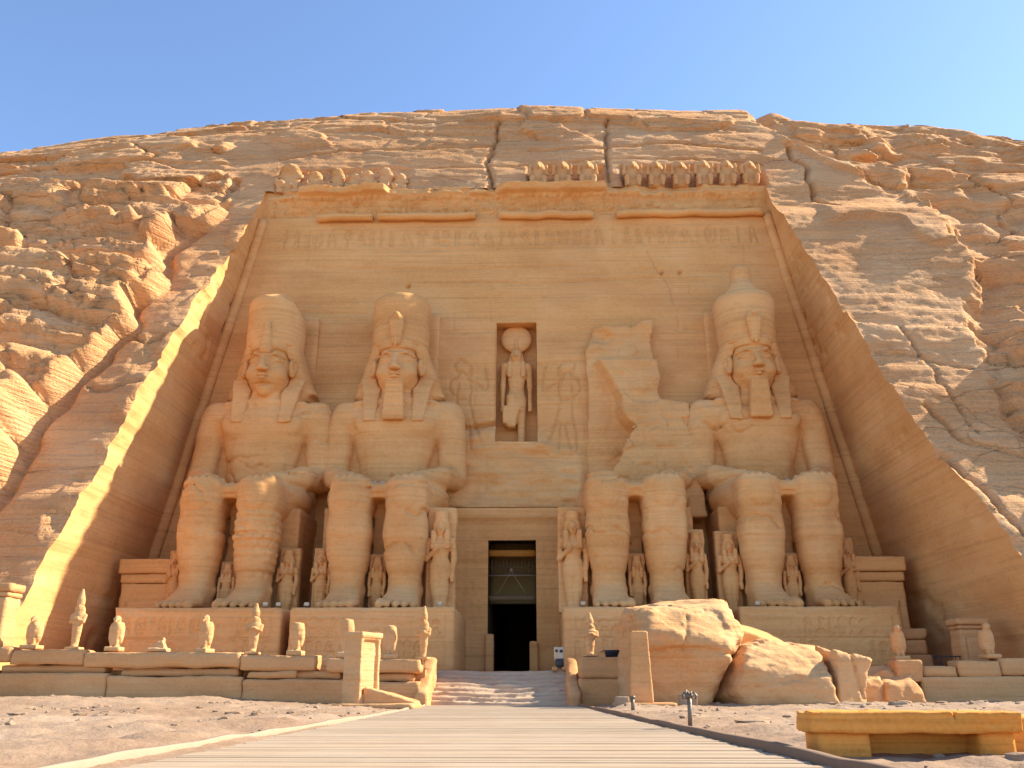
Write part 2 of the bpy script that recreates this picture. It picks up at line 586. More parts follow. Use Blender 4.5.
# loose stones strewn over the sand, too many to count
rs = random.Random(17)
SV = []; SF = []
ico = bmesh.new(); bmesh.ops.create_icosphere(ico, subdivisions=1, radius=1.0)
icoV = np.array([v.co[:] for v in ico.verts], np.float32); icoF = np.array([[v.index for v in f.verts] for f in ico.faces]); ico.free()
for k in range(4200):
    x = rs.uniform(-22, 20); y = 5 + 28 * rs.random() ** .8
    if abs(x - path_x(y)) < 3.0 or fbm(np.array([x / 3.5]), np.array([y / 3.5]), None, 2, 77)[0] < -.12: continue
    s = .018 + .09 * rs.random() ** 5
    if k < 60: s = rs.uniform(.12, .26)
    V_ = icoV * np.array([s * rs.uniform(.8, 1.7), s * rs.uniform(.8, 1.4), s * (rs.uniform(.4, .8) if k >= 60 else rs.uniform(.2, .35))])
    V_ = V_ * (1 + .3 * vnoise(icoV[:, 0] * 1.3 + k, icoV[:, 1] * 1.3, icoV[:, 2] * 1.3)[:, None])
    a_ = rs.uniform(0, 6.3); c_, s_ = math.cos(a_), math.sin(a_)
    V_ = np.stack([V_[:, 0] * c_ - V_[:, 1] * s_ + x, V_[:, 0] * s_ + V_[:, 1] * c_ + y, V_[:, 2] + ground_z(x, y) + s * .15], -1)
    SF.append(icoF + len(SV) * len(icoV)); SV.append(V_)
gs = mesh_obj("loose_stones", np.concatenate(SV), np.concatenate(SF), M_SAND, None, False)
gs["kind"] = "stuff"; gs["label"] = "loose sandy stones strewn over the ground"; gs["category"] = "stones"

# boardwalk: cross planks, each an island of one mesh
M_PLANK = bpy.data.materials.new("boardwalk_planks"); M_PLANK.use_nodes = True
t = M_PLANK.node_tree; N = t.nodes; L = t.links; bs = N["Principled BSDF"]; bs.inputs["Roughness"].default_value = .85
bs.inputs["Specular IOR Level"].default_value = .2
geo = N.new("ShaderNodeNewGeometry")
rp = N.new("ShaderNodeValToRGB"); rp.color_ramp.elements[0].color = (.37, .27, .18, 1); rp.color_ramp.elements[1].color = (.46, .35, .24, 1)
L.new(geo.outputs["Random Per Island"], rp.inputs[0])
mp = N.new("ShaderNodeMapping"); mp.inputs["Scale"].default_value = (1.2, 22, 8); L.new(geo.outputs["Position"], mp.inputs[0])
nz = N.new("ShaderNodeTexNoise"); nz.inputs["Scale"].default_value = 1.6; nz.inputs["Detail"].default_value = 6; L.new(mp.outputs[0], nz.inputs["Vector"])
mx = N.new("ShaderNodeMix"); mx.data_type = 'RGBA'; mx.blend_type = 'MULTIPLY'; mx.inputs[0].default_value = .55
r2 = N.new("ShaderNodeValToRGB"); r2.color_ramp.elements[0].position = .3; r2.color_ramp.elements[0].color = (.62, .56, .5, 1); r2.color_ramp.elements[1].position = .6
L.new(nz.outputs["Fac"], r2.inputs[0]); L.new(rp.outputs[0], mx.inputs[6]); L.new(r2.outputs[0], mx.inputs[7])
nd = N.new("ShaderNodeTexNoise"); nd.inputs["Scale"].default_value = .8; nd.inputs["Detail"].default_value = 4; L.new(geo.outputs["Position"], nd.inputs["Vector"])
m2 = N.new("ShaderNodeMix"); m2.data_type = 'RGBA'; m2.inputs[7].default_value = (.42, .325, .235, 1)
mr = N.new("ShaderNodeMapRange"); mr.inputs[1].default_value = .45; mr.inputs[2].default_value = .7; mr.inputs[4].default_value = .7
L.new(nd.outputs["Fac"], mr.inputs[0]); L.new(mr.outputs[0], m2.inputs[0]); L.new(mx.outputs[2], m2.inputs[6]); L.new(m2.outputs[2], bs.inputs["Base Color"])
bp = N.new("ShaderNodeBump"); bp.inputs["Strength"].default_value = .5; bp.inputs["Distance"].default_value = .008
L.new(nz.outputs["Fac"], bp.inputs["Height"]); L.new(bp.outputs[0], bs.inputs["Normal"])
rr = random.Random(5)
V = []; F = []
y = -9.0
while y < 33.9:
    wd = .16
    x0 = path_x(y) - 2.63 + rr.uniform(-.03, .03); x1 = path_x(y) + 2.63 + rr.uniform(-.03, .03)
    zz = rr.uniform(-.006, .004); tz = rr.uniform(-.004, .004)
    b = len(V); ya, yb = y, y + wd - rr.uniform(.008, .02); e = .006
    for (px, pz) in ((x0, zz), (x1, zz + tz)):
        V += [(px, ya, pz - .045), (px, ya, pz - e), (px, ya + e, pz), (px, yb - e, pz), (px, yb, pz - e), (px, yb, pz - .045)]
    for k in range(5): F.append([b + k, b + k + 6, b + k + 7, b + k + 1])
    F += [[b, b + 1, b + 2, b + 3, b + 4, b + 5], [b + 11, b + 10, b + 9, b + 8, b + 7, b + 6]]
    y += wd
structure(mesh_obj("boardwalk", V, F, M_PLANK, None, False))


def strip(name, pts, wdt, hgt, mat, seed=0):
    """a kerb board along a ground polyline."""
    P = []
    for (ax, ay), (bx, by) in zip(pts[:-1], pts[1:]):
        n = max(2, int(math.hypot(bx - ax, by - ay) / .25))
        P += [(ax + (bx - ax) * i / n, ay + (by - ay) * i / n) for i in range(n)]
    P.append(pts[-1])
    V = []; F = []
    for i, (x, y) in enumerate(P):
        q = P[min(i + 1, len(P) - 1)]; o = P[max(i - 1, 0)]
        dx, dy = q[0] - o[0], q[1] - o[1]; l = math.hypot(dx, dy); nx, ny = dy / l, -dx / l
        j = .02 * float(vnoise(x * 1.7, y * 1.7, None, seed)); hz = hgt + .018 * float(vnoise(x * 1.1, y * 1.1, None, seed + 2))
        for s, z in ((-1, -.06), (-1, hz - .015), (-.75, hz), (.75, hz), (1, hz - .015), (1, -.06)):
            V.append((x + nx * (wdt * s + j), y + ny * (wdt * s + j), z))
        if i:
            b = 6 * i
            for k in range(5): F.append([b - 6 + k, b - 5 + k, b + 1 + k, b + k])
    F.append([0, 1, 2, 3, 4, 5][::-1]); b = len(V) - 6; F.append([b + k for k in range(6)])
    return structure(mesh_obj(name, V, F, mat, None, True))


strip("boardwalk_kerb_pale", [(-2.0, -4), (-2.25, 5.8), (-2.4, 8), (-2.45, 12), (-2.42, 16), (-2.5, 22), (-2.72, 33)], .035, .03, M_KERB, 1)
strip("boardwalk_kerb_brown", [(3.66, -4), (3.44, 6), (3.4, 9), (3.22, 15), (2.95, 24), (2.76, 33)], .055, .07, M_KERBD, 2)

# ------------------------------------------------------------------ rock cliff with the cut recess
ZR = [0, 2.4, 5.1, 6.9, 10.1, 14.9, 17.3, 20.9, 24.6, 29]
YLR = [34.9, 36.1, 37.3, 38.1, 39.4, 41.1, 42.4, 44.2, 46.4, 48.8]
ZR2 = [0, 5, 6.35, 9.45, 12.7, 16.35, 19.5, 22.2, 24.55, 28, 29]
YRR = [31.8, 34.2, 34.9, 37.4, 39.6, 41.4, 43, 44.6, 45.8, 47.9, 48.8]
ZT = [29, 36, 39.5, 41.3, 42.5, 43.3, 43.9, 44.2, 44.3, 44.3]
YT = [48.8, 52.2, 53.9, 55.3, 56.6, 58.5, 62, 70, 90, 220]


def prof_y(X, s):
    """cliff base profile: s is the nominal height (and past 44 the distance back)."""
    yl = np.interp(s, ZR, YLR); yr = np.interp(s, ZR2, YRR)
    tt = sstep(-5, 5, X)
    low = yl + (yr - yl) * tt
    return np.where(s > 29, np.interp(s, ZT[:8] + [44.25, 44.3], YT), low)


rows = list(np.concatenate([np.arange(-1.0, 29.2, .16), np.arange(29.2, 31.35, .16), [31.4], np.arange(31.55, 43.31, .14)]))
rowY = None
rows = np.array(rows)
J314 = int(np.argmin(np.abs(rows - 31.4)))
J292 = int(np.argmin(np.abs(rows - 29.2)))
tailY = np.array([58.9, 59.6, 60.6, 62, 64, 67, 71, 78, 90, 120, 200])
tailZ = np.interp(tailY, YT, ZT)
nr = len(rows) + len(tailY)
ctr = np.linspace(-1, 1, 200)
uo = [0.0]
st_ = .13
while uo[-1] < 300:
    uo.append(uo[-1] + st_)
    if uo[-1] > 26: st_ *= 1.3
uo = np.array(uo)
nl = len(uo)


def rim_x(Z):
    return 16.3 + .142 * (29.4 - np.minimum(Z, 29.4))


Zr = np.concatenate([rows, tailZ])
CX = np.zeros((nr, nl * 2 + len(ctr) - 2)); CY = CX * 0; CZ = CX * 0
for j in range(nr):
    z = Zr[j]; rx = rim_x(z)
    xs = np.concatenate([(-rx - uo)[::-1], (ctr * rx)[1:-1], rx + uo])
    CX[j] = xs
    CZ[j] = z
    CY[j] = prof_y(xs, np.full_like(xs, min(z, 43.29))) if j < len(rows) else tailY[j - len(rows)]
# the top of the hill falls off to both sides
drop = 3.3 * (np.clip(CX, -62, 62) / 39) ** 2 * sstep(29, 43, CZ)
CZn = CZ.copy()
X, Z = CX, CZ
wob = .9 * fbm(X / 7, Z / 5, None, 3, 2)


def layers(zz, per, seed):
    f = zz / per; i = np.floor(f).astype(np.int32); f = f - i
    r = _VAL[_PERM[(i + seed * 19) & 255]]
    return (1 - np.abs(2 * f - 1) ** 4) * .5 + .75 * r


def above(px, pz, pts, soft=.2):
    xs = [p[0] for p in pts]; zs = [p[1] for p in pts]
    zl = np.interp(px, xs, zs)
    win = sstep(xs[0] - .5, xs[0] + .3, px) * sstep(xs[-1] + .8, xs[-1] - .5, px)
    return sstep(0, soft, pz - zl) * win


def groove(pts, wdt, dep):
    d = polydist(X + .12 * vnoise(X * 1.5, Z * 1.5, None, 3), Z + .12 * vnoise(X * 1.5, Z * 1.5, None, 8), pts)
    return -dep * np.exp(-(d / wdt) ** 2)


# natural rock texture: big slabs split by dark joints, each slab finely bedded
def beds(zz, per, seed, gw):
    f = zz / per; i = np.floor(f).astype(np.int32); f = f - i
    e = np.minimum(f, 1 - f) * per
    r = _VAL[_PERM[(i + seed * 19) & 255]]
    r1 = _VAL[_PERM[(i - 1 + seed * 19) & 255]]
    k = sstep(0, .10, f)
    return .6 * (r1 + (r - r1) * k) - .45 * np.exp(-(e / gw) ** 2)


tilt = Z + wob + .10 * X
w1, w2, wc = worley(X / 5.2 + .3 * wob + .25 * fbm(X / 2, Z / 2, None, 3, 40), tilt / 2.5, 3)
b1, b2, bc = worley(X / 1.9 + .2 * wob, tilt / .8 + .2 * fbm(X, Z, None, 2, 42), 8)
patch = sstep(-.25, .3, fbm(X / 6, Z / 4, None, 2, 44))
nat = .6 * wc * sstep(.0, .09, w2 - w1) - .55 * np.exp(-((w2 - w1) / .05) ** 2) \
    + .42 * beds(tilt, .95, 5, .07) + .22 * beds(tilt * 1.0 + .3 * fbm(X / 3, Z, None, 3, 46), .34, 9, .035) * (.4 + patch) \
    + .14 * bc * sstep(0, .12, b2 - b1) * patch - .12 * np.exp(-((b2 - b1) / .06) ** 2) * patch \
    + 1.0 * fbm(X / 9, Z / 6, None, 3, 4) + .22 * fbm(X / .9, Z / .3, None, 5, 6, .6)
# left: everything beyond the crevice bulges out, nearer the recess the rock is cut smooth
crz = [-2, 8.38, 12.82, 15.31, 18.09, 22.04, 25.82, 29.18, 31, 34.36, 38]
crx = [-24.4, -22.99, -22.54, -21.68, -20.4, -20.25, -20.2, -18.7, -18.6, -18.9, -19.5]
mL0 = np.interp(Z, crz, crx) - X + .35 * vnoise(Z * .8, X * .3, None, 12)
bi = np.floor(tilt / 2.3).astype(np.int32); bfr = tilt / 2.3 - bi
br = _VAL[_PERM[(bi * 5 + 77) & 255]]
mL = mL0 + .7 * br - .55 * np.abs(2 * bfr - 1) ** 3
round_ = (1 - np.abs(2 * bfr - 1) ** 2.5)
bulge = sstep(-.05, .55, mL) * (1.5 + .6 * round_) * (1 - sstep(27, 36, Z)) + sstep(1.0, 8, mL) * .9 * sstep(32, 16, Z) - .6 * np.exp(-(mL0 / .3) ** 2) * (Z < 33)
natL = sstep(0, .8, mL)
# right: smooth cut face as far as the boundary, then rough natural rock set back
bz = [-2, 9.96, 12.29, 15.24, 18.58, 23.78, 27.73, 30.12, 34, 40]
bx_ = [21.6, 22.3, 22.74, 23.21, 24.32, 25.71, 25.96, 24.52, 21.0, 17.0]
mR = X - np.interp(Z, bz, bx_) + 1.1 * fbm(Z / 1.6, X / 2.0, None, 4, 14, .6)
natR = sstep(0, 1.0, mR)
right = -.9 * sstep(0, .9, mR) * (1 + .5 * vnoise(X / 1.5, Z / 1.2, None, 15)) * sstep(4, 12, Z) + 1.5 * sstep(.6, 3.5, mR) * sstep(24, 14, Z)
# the dressed band above the cornice and the rough crest
top = sstep(36.3, 38.2, Z + .8 * fbm(X / 3, Z / 3, None, 3, 17) - .25 * np.maximum(np.abs(X + 2) - 8, 0) * .35)
nat_amt = np.clip(np.maximum(np.maximum(natL * (1 - .5 * sstep(30, 37, Z)), natR * .55), top * .55), 0, 1)
cut = .12 * fbm(X / 2.2, Z / .6, None, 5, 31, .6) + .10 * beds(Z + .3 * wob, 1.3, 13, .06) * sstep(-.1, .3, fbm(X / 5, Z / 3, None, 3, 36)) + .035 * fbm(X / .5, Z / .2, None, 3, 33) + .16 * fbm(X / 7, Z / 4, None, 2, 35)
D = nat * nat_amt + cut * (1 - nat_amt) + bulge + right
inR = (X > 15.5)
D += .45 * above(X, Z, [(18.7, 36.6), (19.62, 35.78), (21.35, 33.42), (23.19, 31.93), (24.52, 30.12), (25.67, 28.37)], .3)
D += .35 * above(X, Z, [(19.3, 27.0), (19.8, 27.12), (20.48, 27.52), (23.37, 27.25), (23.63, 25.68), (24.36, 24.67), (26.5, 25.11)], .15) * sstep(29.8, 28.6, Z)
D -= .22 * above(X, Z, [(17.4, 20.6), (17.9, 18.67), (20.12, 18.28), (24.67, 18.22)], .08) * sstep(23, 20, Z)
for pts, wdt, dep in (([(18.95, 36.15), (18.8, 34.62), (19.5, 33.68), (19.16, 31.81), (19.08, 29.72), (20.0, 28.8)], .11, .8),
                      ([(-1.0, 39.6), (-1.17, 38.81), (-1.25, 36.31), (-1.88, 34.31), (-1.41, 32.28), (-1.43, 31)], .10, .7),
                      ([(6.9, 40), (6.58, 38.99), (6.24, 34.35), (6.32, 32.65), (6.07, 30.2)], .09, .6),
                      ([(-12.4, 33.74), (-6, 33.8), (1.1, 33.85), (6.2, 34.6), (12, 34.4), (16.4, 33.9)], .08, .35),
                      ([(-16, 35.4), (-12, 36.2), (-6, 36.0), (-1.2, 36.3)], .07, .3),
                      ([(1, 35.6), (6.2, 35.8), (11, 36.4), (17, 35.5)], .08, .4),
                      ([(19.65, 13.2), (20.32, 11.11), (22.65, 10.23)], .1, .5),
                      ([(18.95, 10.55), (19.69, 8.35), (20.2, 6.39)], .09, .5),
                      ([(18.4, 16.6), (20, 16.3), (22.6, 15.4)], .07, .3),
                      ([(20.2, 18.2), (20.9, 14.7), (21.3, 11.5)], .06, .35),
                      ([(-18.6, 15.2), (-20, 14.6), (-21.2, 14.9)], .1, .35),
                      ([(-18.2, 18.6), (-19.3, 17.9), (-20.0, 18.3)], .09, .3)):
    D += groove(pts, wdt, dep)
# ledges of the cut ramp by the left rim and chips along both rims
du = np.abs(X) - rim_x(Z)
chip = sstep(2.2, 0, du) * sstep(-.3, .2, du)
D += chip * (Z < 29.3) * np.where(X > 0, .14, .28) * np.round(1.5 * vnoise(X / .9, Z / .7, None, 41)) / 1.5 * sstep(-.2, .5, vnoise(X / 5, Z / 4, None, 44))
# recess in which the baboons sit
bab = sstep(31.2, 31.3, Z) * sstep(33.75, 33.6, Z)
zone = np.maximum(sstep(.9, 1.05, X) * sstep(6.15, 6.05, X), sstep(7.1, 7.2, X) * sstep(16.45, 16.35, X))
zone = np.maximum(zone, .5 * sstep(-15.9, -15.5, X) * sstep(-6.7, -7.1, X))
D -= .72 * bab * zone
D = np.where((Z > 43.35), D * .6, D)
nrm = np.array([0, -.902, .432])
CYd = CY + D * nrm[1]; CZd = CZ - drop + D * nrm[2] * sstep(29, 31, 60 - Z)
jag = np.where(X > 0, .10, .22) * fbm(Z * 1.3, Z * .2 + 7, None, 3, 51) * np.exp(-np.maximum(du, 0) / .5) * (np.abs(du) < 3) * (du > -.01) * (Z < 29)
CXd = CX + np.sign(CX) * np.maximum(jag, -.05)
nc = CX.shape[1]
keep = np.ones((nr - 1, nc - 1), bool)
c0, c1 = nl - 1, nl - 1 + len(ctr) - 1
keep[:J314, c0:c1] = False
V = [np.stack([CXd, CYd, CZd], -1).reshape(-1, 3)]
F = [gridfaces(nr, nc, True, keep)]


def fac_y(Z):
    return 47.3 + (np.asarray(Z) - 7.3) * .122


structure(mesh_obj("rock_cliff", V[0], F[0], M_CLIFF))

# ------------------------------------------------------------------ carved signs as strokes in panel space
def glyph(kind, r):
    """strokes (polyline, width) in a unit cell 0..1 x 0..1."""
    def circ(cx, cy, a, b, n=12):
        return [(cx + a * math.cos(2 * math.pi * i / n), cy + b * math.sin(2 * math.pi * i / n)) for i in range(n + 1)]
    if kind == 0: return [[(.5, 0), (.5, .95)], [(.5, .95), (.75, .75), (.62, .3), (.5, .3)]]
    if kind == 1: return [circ(.5, .5, .36, .4), circ(.5, .5, .08, .08, 6)]
    if kind == 2: return [[(.15, .1), (.4, .1), (.45, .35), (.2, .5), (.35, .8), (.5, .92), (.7, .82), (.6, .65), (.85, .35), (1, .05)], [(.45, .35), (.75, .3)], [(.5, .35), (.5, .05)]]
    if kind == 3: return [[(.02, .5), (.17, .65), (.33, .4), (.5, .65), (.67, .4), (.83, .65), (.98, .5)], [(.02, .2), (.17, .35), (.33, .1), (.5, .35), (.67, .1), (.83, .35), (.98, .2)]]
    if kind == 4: return [[(.1, .1), (.9, .1), (.9, .85), (.1, .85), (.1, .1)], [(.3, .1), (.3, .5), (.6, .5)]]
    if kind == 5: return [[(.5, 0), (.5, .55)], [(.2, .55), (.8, .55)], circ(.5, .78, .18, .22, 8)]
    if kind == 6: return [circ(.5, .5, .42, .5, 16), [(.3, .3), (.7, .3)], [(.5, .4), (.5, .7)], circ(.5, .78, .12, .1, 6)]
    if kind == 7: return [[(.05, .45), (.35, .7), (.7, .7), (.95, .45), (.6, .3), (.3, .3), (.05, .45)], circ(.5, .5, .1, .12, 6)]
    if kind == 8: return [[(.1, .2), (.9, .2), (.8, .55), (.5, .68), (.2, .55), (.1, .2)]]
    if kind == 9: return [[(.3, 0), (.3, .9)], [(.6, 0), (.6, .9)]]
    if kind == 10: return [[(.3, .0), (.35, .5), (.25, .8), (.5, 1), (.7, .8), (.55, .6), (.75, .3), (.8, 0)], [(.35, .5), (.8, .55)]]
    return [[(.1, .15), (.9, .15)], [(.1, .45), (.9, .45)], [(.2, .75), (.8, .75)]]


def glyph_row(x0, x1, z0, z1, seed, cw=None):
    r = random.Random(seed); out = []; x = x0; h = z1 - z0
    while x < x1 - .4 * h:
        wd = h * r.choice((.42, .5, .62, .75))
        if r.random() < .45:
            for (a, b) in ((.0, .46), (.54, 1.0)):
                for s in glyph(r.randrange(12), r): out.append([(x + .85 * wd * p[0], z0 + h * (a + (b - a) * p[1])) for p in s])
        else:
            for s in glyph(r.choice((0, 2, 5, 6, 9, 10, 2, 10)), r): out.append([(x + .85 * wd * p[0], z0 + h * p[1]) for p in s])
        x += wd * 1.08
    return out


def carve(U, W, du, strokes, wdt, dep):
    """depth field of strokes on a regular grid U[i], W[j]."""
    H = np.zeros((len(U), len(W)), np.float32)
    for pts in strokes:
        xs = [p[0] for p in pts]; zs = [p[1] for p in pts]
        i0, i1 = np.searchsorted(U, [min(xs) - 2 * wdt, max(xs) + 2 * wdt]); j0, j1 = np.searchsorted(W, [min(zs) - 2 * wdt, max(zs) + 2 * wdt])
        if i1 <= i0 or j1 <= j0: continue
        d = polydist(U[i0:i1][:, None], W[j0:j1][None, :], pts)
        H[i0:i1, j0:j1] = np.maximum(H[i0:i1, j0:j1], dep * sstep(wdt, wdt * .35, d))
    return H


# ------------------------------------------------------------------ temple facade
temple = thing("temple_facade", "tall rock-cut temple front behind the colossi with doorway, niche, cornice and carved friezes", "temple front", (0, 47, 1.2))
TL = np.array([0, 47, 1.2])


def tpart(name, V, F, mat=M_FACADE, smooth=True, parent=None):
    return mesh_obj(name, np.asarray(V, np.float32).reshape(-1, 3) - TL, F, mat, parent or temple, smooth)


# side walls of the recess, from each rim back to the facade
NW = 64
for side, col in ((-1, c0), (1, c1)):
    jr = np.arange(0, J314 + 1)
    tt = np.linspace(0, 1, NW)[None, :]
    x0 = CXd[jr, col][:, None]; y0 = CYd[jr, col][:, None]; z0 = CZd[jr, col][:, None]
    zb = Zr[jr][:, None]
    x1 = side * rim_x(zb); y1 = np.maximum(fac_y(zb) + .35, y0 + .05)
    Yw = y0 + (y1 - y0) * tt; Zw = z0 + (zb - z0) * sstep(0, .4, tt); Xw = x0 + (x1 - x0) * sstep(0, .3, tt)
    rel = np.minimum(sstep(0, .12, tt), 1)
    nn = .06 * fbm(Yw / 2.5, Zw / .8, None, 4, 61 + side) + .06 * fbm(Yw / 5, Zw / 4, None, 2, 65) \
        + .012 * vnoise((Yw * .8 + Zw * .6) / .18, (Yw * -.6 + Zw * .8) / 2.5, None, 67)
    pk = sstep(.45, .7, vnoise(Yw / .8, Zw / .6, None, 70 + side)) * sstep(.1, .5, vnoise(Yw / 4, Zw / 4, None, 72))
    Xw = Xw + side * rel * (nn + .10 * pk)
    tpart("side_wall", np.stack([Xw, Yw, Zw], -1), gridfaces(len(jr), NW, side > 0))

fu = np.arange(-20.6, 20.61, .085); fz = np.arange(.6, 29.35, .085)
KR = [[(2.68, 18.28), (2.8, 18.55), (2.97, 18.74), (3.39, 18.97), (3.72, 18.65), (3.57, 18.19), (3.16, 18.09), (2.9, 17.9)], [(2.82, 18.2), (2.7, 18.0), (2.94, 17.74), (2.8, 17.59), (2.3, 17.3), (1.84, 16.92), (1.7, 17.2), (1.93, 18.44)],
      [(3.37, 18.19), (3.5, 17.8), (3.9, 17.58), (3.95, 17.0), (3.66, 16.6)], [(2.8, 17.59), (2.66, 17.06), (2.78, 16.32), (2.48, 14.85), (1.99, 13.57)],
      [(3.41, 17.36), (3.53, 16.61), (3.43, 15.43), (3.6, 14.41), (3.63, 13.14)], [(2.75, 14.85), (2.58, 13.14)], [(3.0, 14.8), (3.3, 13.2)], [(2.75, 16.3), (3.5, 16.4)], [(2.45, 14.9), (3.5, 14.9)]]
strokes = glyph_row(-14.9, 15.6, 27.1, 28.35, 3)
kings = KR + [[(-p[0] + .25, p[1] + .05) for p in l] for l in KR]
H = np.maximum(carve(fu, fz, .085, strokes, .085, .10), carve(fu, fz, .085, kings, .075, .12))
H = np.maximum(H, carve(fu, fz, .085, [[(-16, 26.85), (16, 26.85)], [(-16, 28.6), (16, 28.6)]], .06, .06))
fissure = [[(-3, 24.4), (1.4, 24.2), (9, 24.6), (12, 24.3)], [(8.4, 26.5), (8.9, 25.2), (9.6, 24.0), (9.8, 22.6)], [(-12, 25.6), (-4, 25.3), (4, 25.5)], [(-16, 22.5), (-9, 22.2)],
           [(-4.6, 15.1), (-3.2, 15.0), (-1.2, 15.3)], [(1.3, 18.6), (4.2, 18.9)]]
H = np.maximum(H, carve(fu, fz, .085, fissure, .07, .09))
H = np.maximum(H, carve(fu, fz, .085, [[(9.2, 24.9), (9.25, 24.95)], [(10.3, 24.9), (10.35, 24.95)], [(-6.5, 24.1), (-6.45, 24.15)]], .14, .3))
jr_ = random.Random(4)
joints = []
for zq in (10.8, 13.0, 16.0, 18.7, 20.9, 23.3, 25.2):
    xa = -15.5
    while xa < 15:
        xb = xa + jr_.uniform(2, 5)
        if jr_.random() < .55: joints.append([(xa, zq + jr_.uniform(-.04, .04)), (xb, zq + jr_.uniform(-.04, .04))])
        if jr_.random() < .5: joints.append([(xb, zq), (xb + jr_.uniform(-.08, .08), zq + jr_.uniform(1.2, 2.4))])
        xa = xb
H = np.maximum(H, carve(fu, fz, .085, joints, .06, .05))
UX, UZ = np.meshgrid(fu, fz, indexing='ij')
Dp = -H + .05 * fbm(UX / 4, UZ / 1.2, None, 4, 81) + .02 * fbm(UX / 1.2, UZ / .22, None, 3, 83)
# broken rock under the niche: a rubble slope stepping forward
brk = sstep(14.9, 13.6, UZ + .35 * UX * (UX > 0) + .5 * fbm(UX / 1.3, UZ / 1.1, None, 4, 85)) * sstep(5.2, 4.4, np.abs(UX + .8))
Dp += brk * (.55 + .35 * fbm(UX / 1.6, UZ / .7, None, 4, 87) + .12 * (13 - UZ).clip(0, 3))
Dp -= .5 * sstep(.25, 0, np.abs(UZ - 14.6 - .12 * (UX + 3))) * sstep(-5, -4.4, UX) * sstep(-.8, -1.2, UX)
hw = rim_x(UZ) + .12
inside = np.abs(UX) < hw + .1
hole = ((UX > -.97) & (UX < 1.36) & (UZ > 13.6) & (UZ < 21.42)) | ((np.abs(UX) < 2.8) & (UZ < 9.3))
cellk = inside[:-1, :-1] & ~hole[:-1, :-1]
tpart("facade_wall", np.stack([UX, fac_y(UZ) - Dp, UZ], -1), gridfaces(len(fu), len(fz), False, cellk))

# niche behind the standing falcon-headed figure
nv, nf = boxgrid((1.19, .62, 4.1), .12)
fm = nf[nv[nf][:, :, 1].max(1) > -.61]
nv = nv + np.array([.195, 0, 17.35])
nv[:, 1] += fac_y(nv[:, 2]) + .56
nv += .015 * np.stack([fbm(nv[:, 0] * 2, nv[:, 1] * 2, nv[:, 2] * 2, 2, s) for s in (1, 2, 3)], -1)
tpart("niche", nv, fm[:, ::-1].copy())

# portal block round the door
pu = np.arange(-3.05, 3.051, .08); pz = np.arange(.9, 9.61, .08)
PX, PZ = np.meshgrid(pu, pz, indexing='ij')
ps = []
for k in range(6): ps += glyph_row(-2.7, -1.5, 2.2 + k * .95, 2.95 + k * .95, 20 + k) + glyph_row(1.6, 2.8, 2.2 + k * .95, 2.95 + k * .95, 40 + k)
PH = carve(pu, pz, .08, ps, .05, .035)
py_ = 45.9 + .02 * fbm(PX / 1.5, PZ / .6, None, 3, 91) + PH + .0 * PX
cut_ = sstep(.3, 0, np.abs(PZ - 8.35)) * .0
dz = 7.9 + .03 * vnoise(PX * 2, PX * 0, None, 93)
holep = (np.abs(PX) < 1.28) & (PZ < dz)
py_ = py_ - .14 * sstep(8.9, 9.0, PZ)
V1 = np.stack([PX, py_, PZ], -1).reshape(-1, 3)
F1 = gridfaces(len(pu), len(pz), False, ~(holep[:-1, :-1] & holep[1:, 1:]))
# top ledge and sides
tv = [];
n0 = len(V1)
q = [(-3.05, 45.76, 9.58), (3.05, 45.76, 9.58), (3.05, 48.2, 9.7), (-3.05, 48.2, 9.7), (-3.05, 45.9, .9), (3.05, 45.9, .9), (3.05, 48.2, .9), (-3.05, 48.2, .9)]
V1 = np.concatenate([V1, np.array(q)])
F1 = np.concatenate([F1, np.array([[n0, n0 + 1, n0 + 2, n0 + 3], [n0 + 4, n0, n0 + 3, n0 + 7], [n0 + 1, n0 + 5, n0 + 6, n0 + 2]])])
tpart("portal", V1, F1)
cv, cf = boxgrid((1.27, 14.0, 3.6), .8)
cv = cv + np.array([0, 59.95, 4.72])
ck = cv[cf][:, :, 1].max(1) > 45.96
tpart("doorway_passage", cv, cf[ck][:, ::-1].copy(), M_DARKROOM, False)
rough_box("transom_wall", (2.52, .3, 3.3), plain("transom_plaster", (.36, .24, .09), .9), temple, (0, 2.6, 3.75), .3, .02, .01, .5, 8)
rough_box("jamb_block", (.42, .8, 2.1), M_FACADE, temple, (-1.1, -1.0, -.15), .12, .04, .02, 1, 3)
rough_box("jamb_block", (.42, .8, 1.75), M_FACADE, temple, (1.12, -1.0, -.15), .12, .04, .02, 1, 4)
rough_box("lintel", (2.54, .5, .34), M_GOLD, temple, (0, .6, 6.05), .2, .03, .01, .6, 5)
rough_box("door_beam", (2.54, .22, .24), M_WOOD, temple, (0, .2, 3.72), .2, .02, .008, .5, 6)
tubes("door_slat", [[(-1.26, .9, 5.55), (1.26, .9, 5.55)], [(-1.26, .9, 5.2), (1.26, .9, 5.2)]] + [[(x, .9, 5.2), (x, .9, 5.9)] for x in np.arange(-1.1, 1.15, .2)], .035, M_WOOD, temple)
tubes("hanging_brace", [[(-.82, .1, 3.96), (-.04, .1, 5.22), (.78, .1, 3.96)], [(-1.26, .1, 5.0), (1.26, .1, 5.0)]], .032, M_KERB, temple)
tubes("brace_knob", [[(-.04, .02, 5.15), (-.04, .02, 5.35)]], .09, M_KERB, temple)

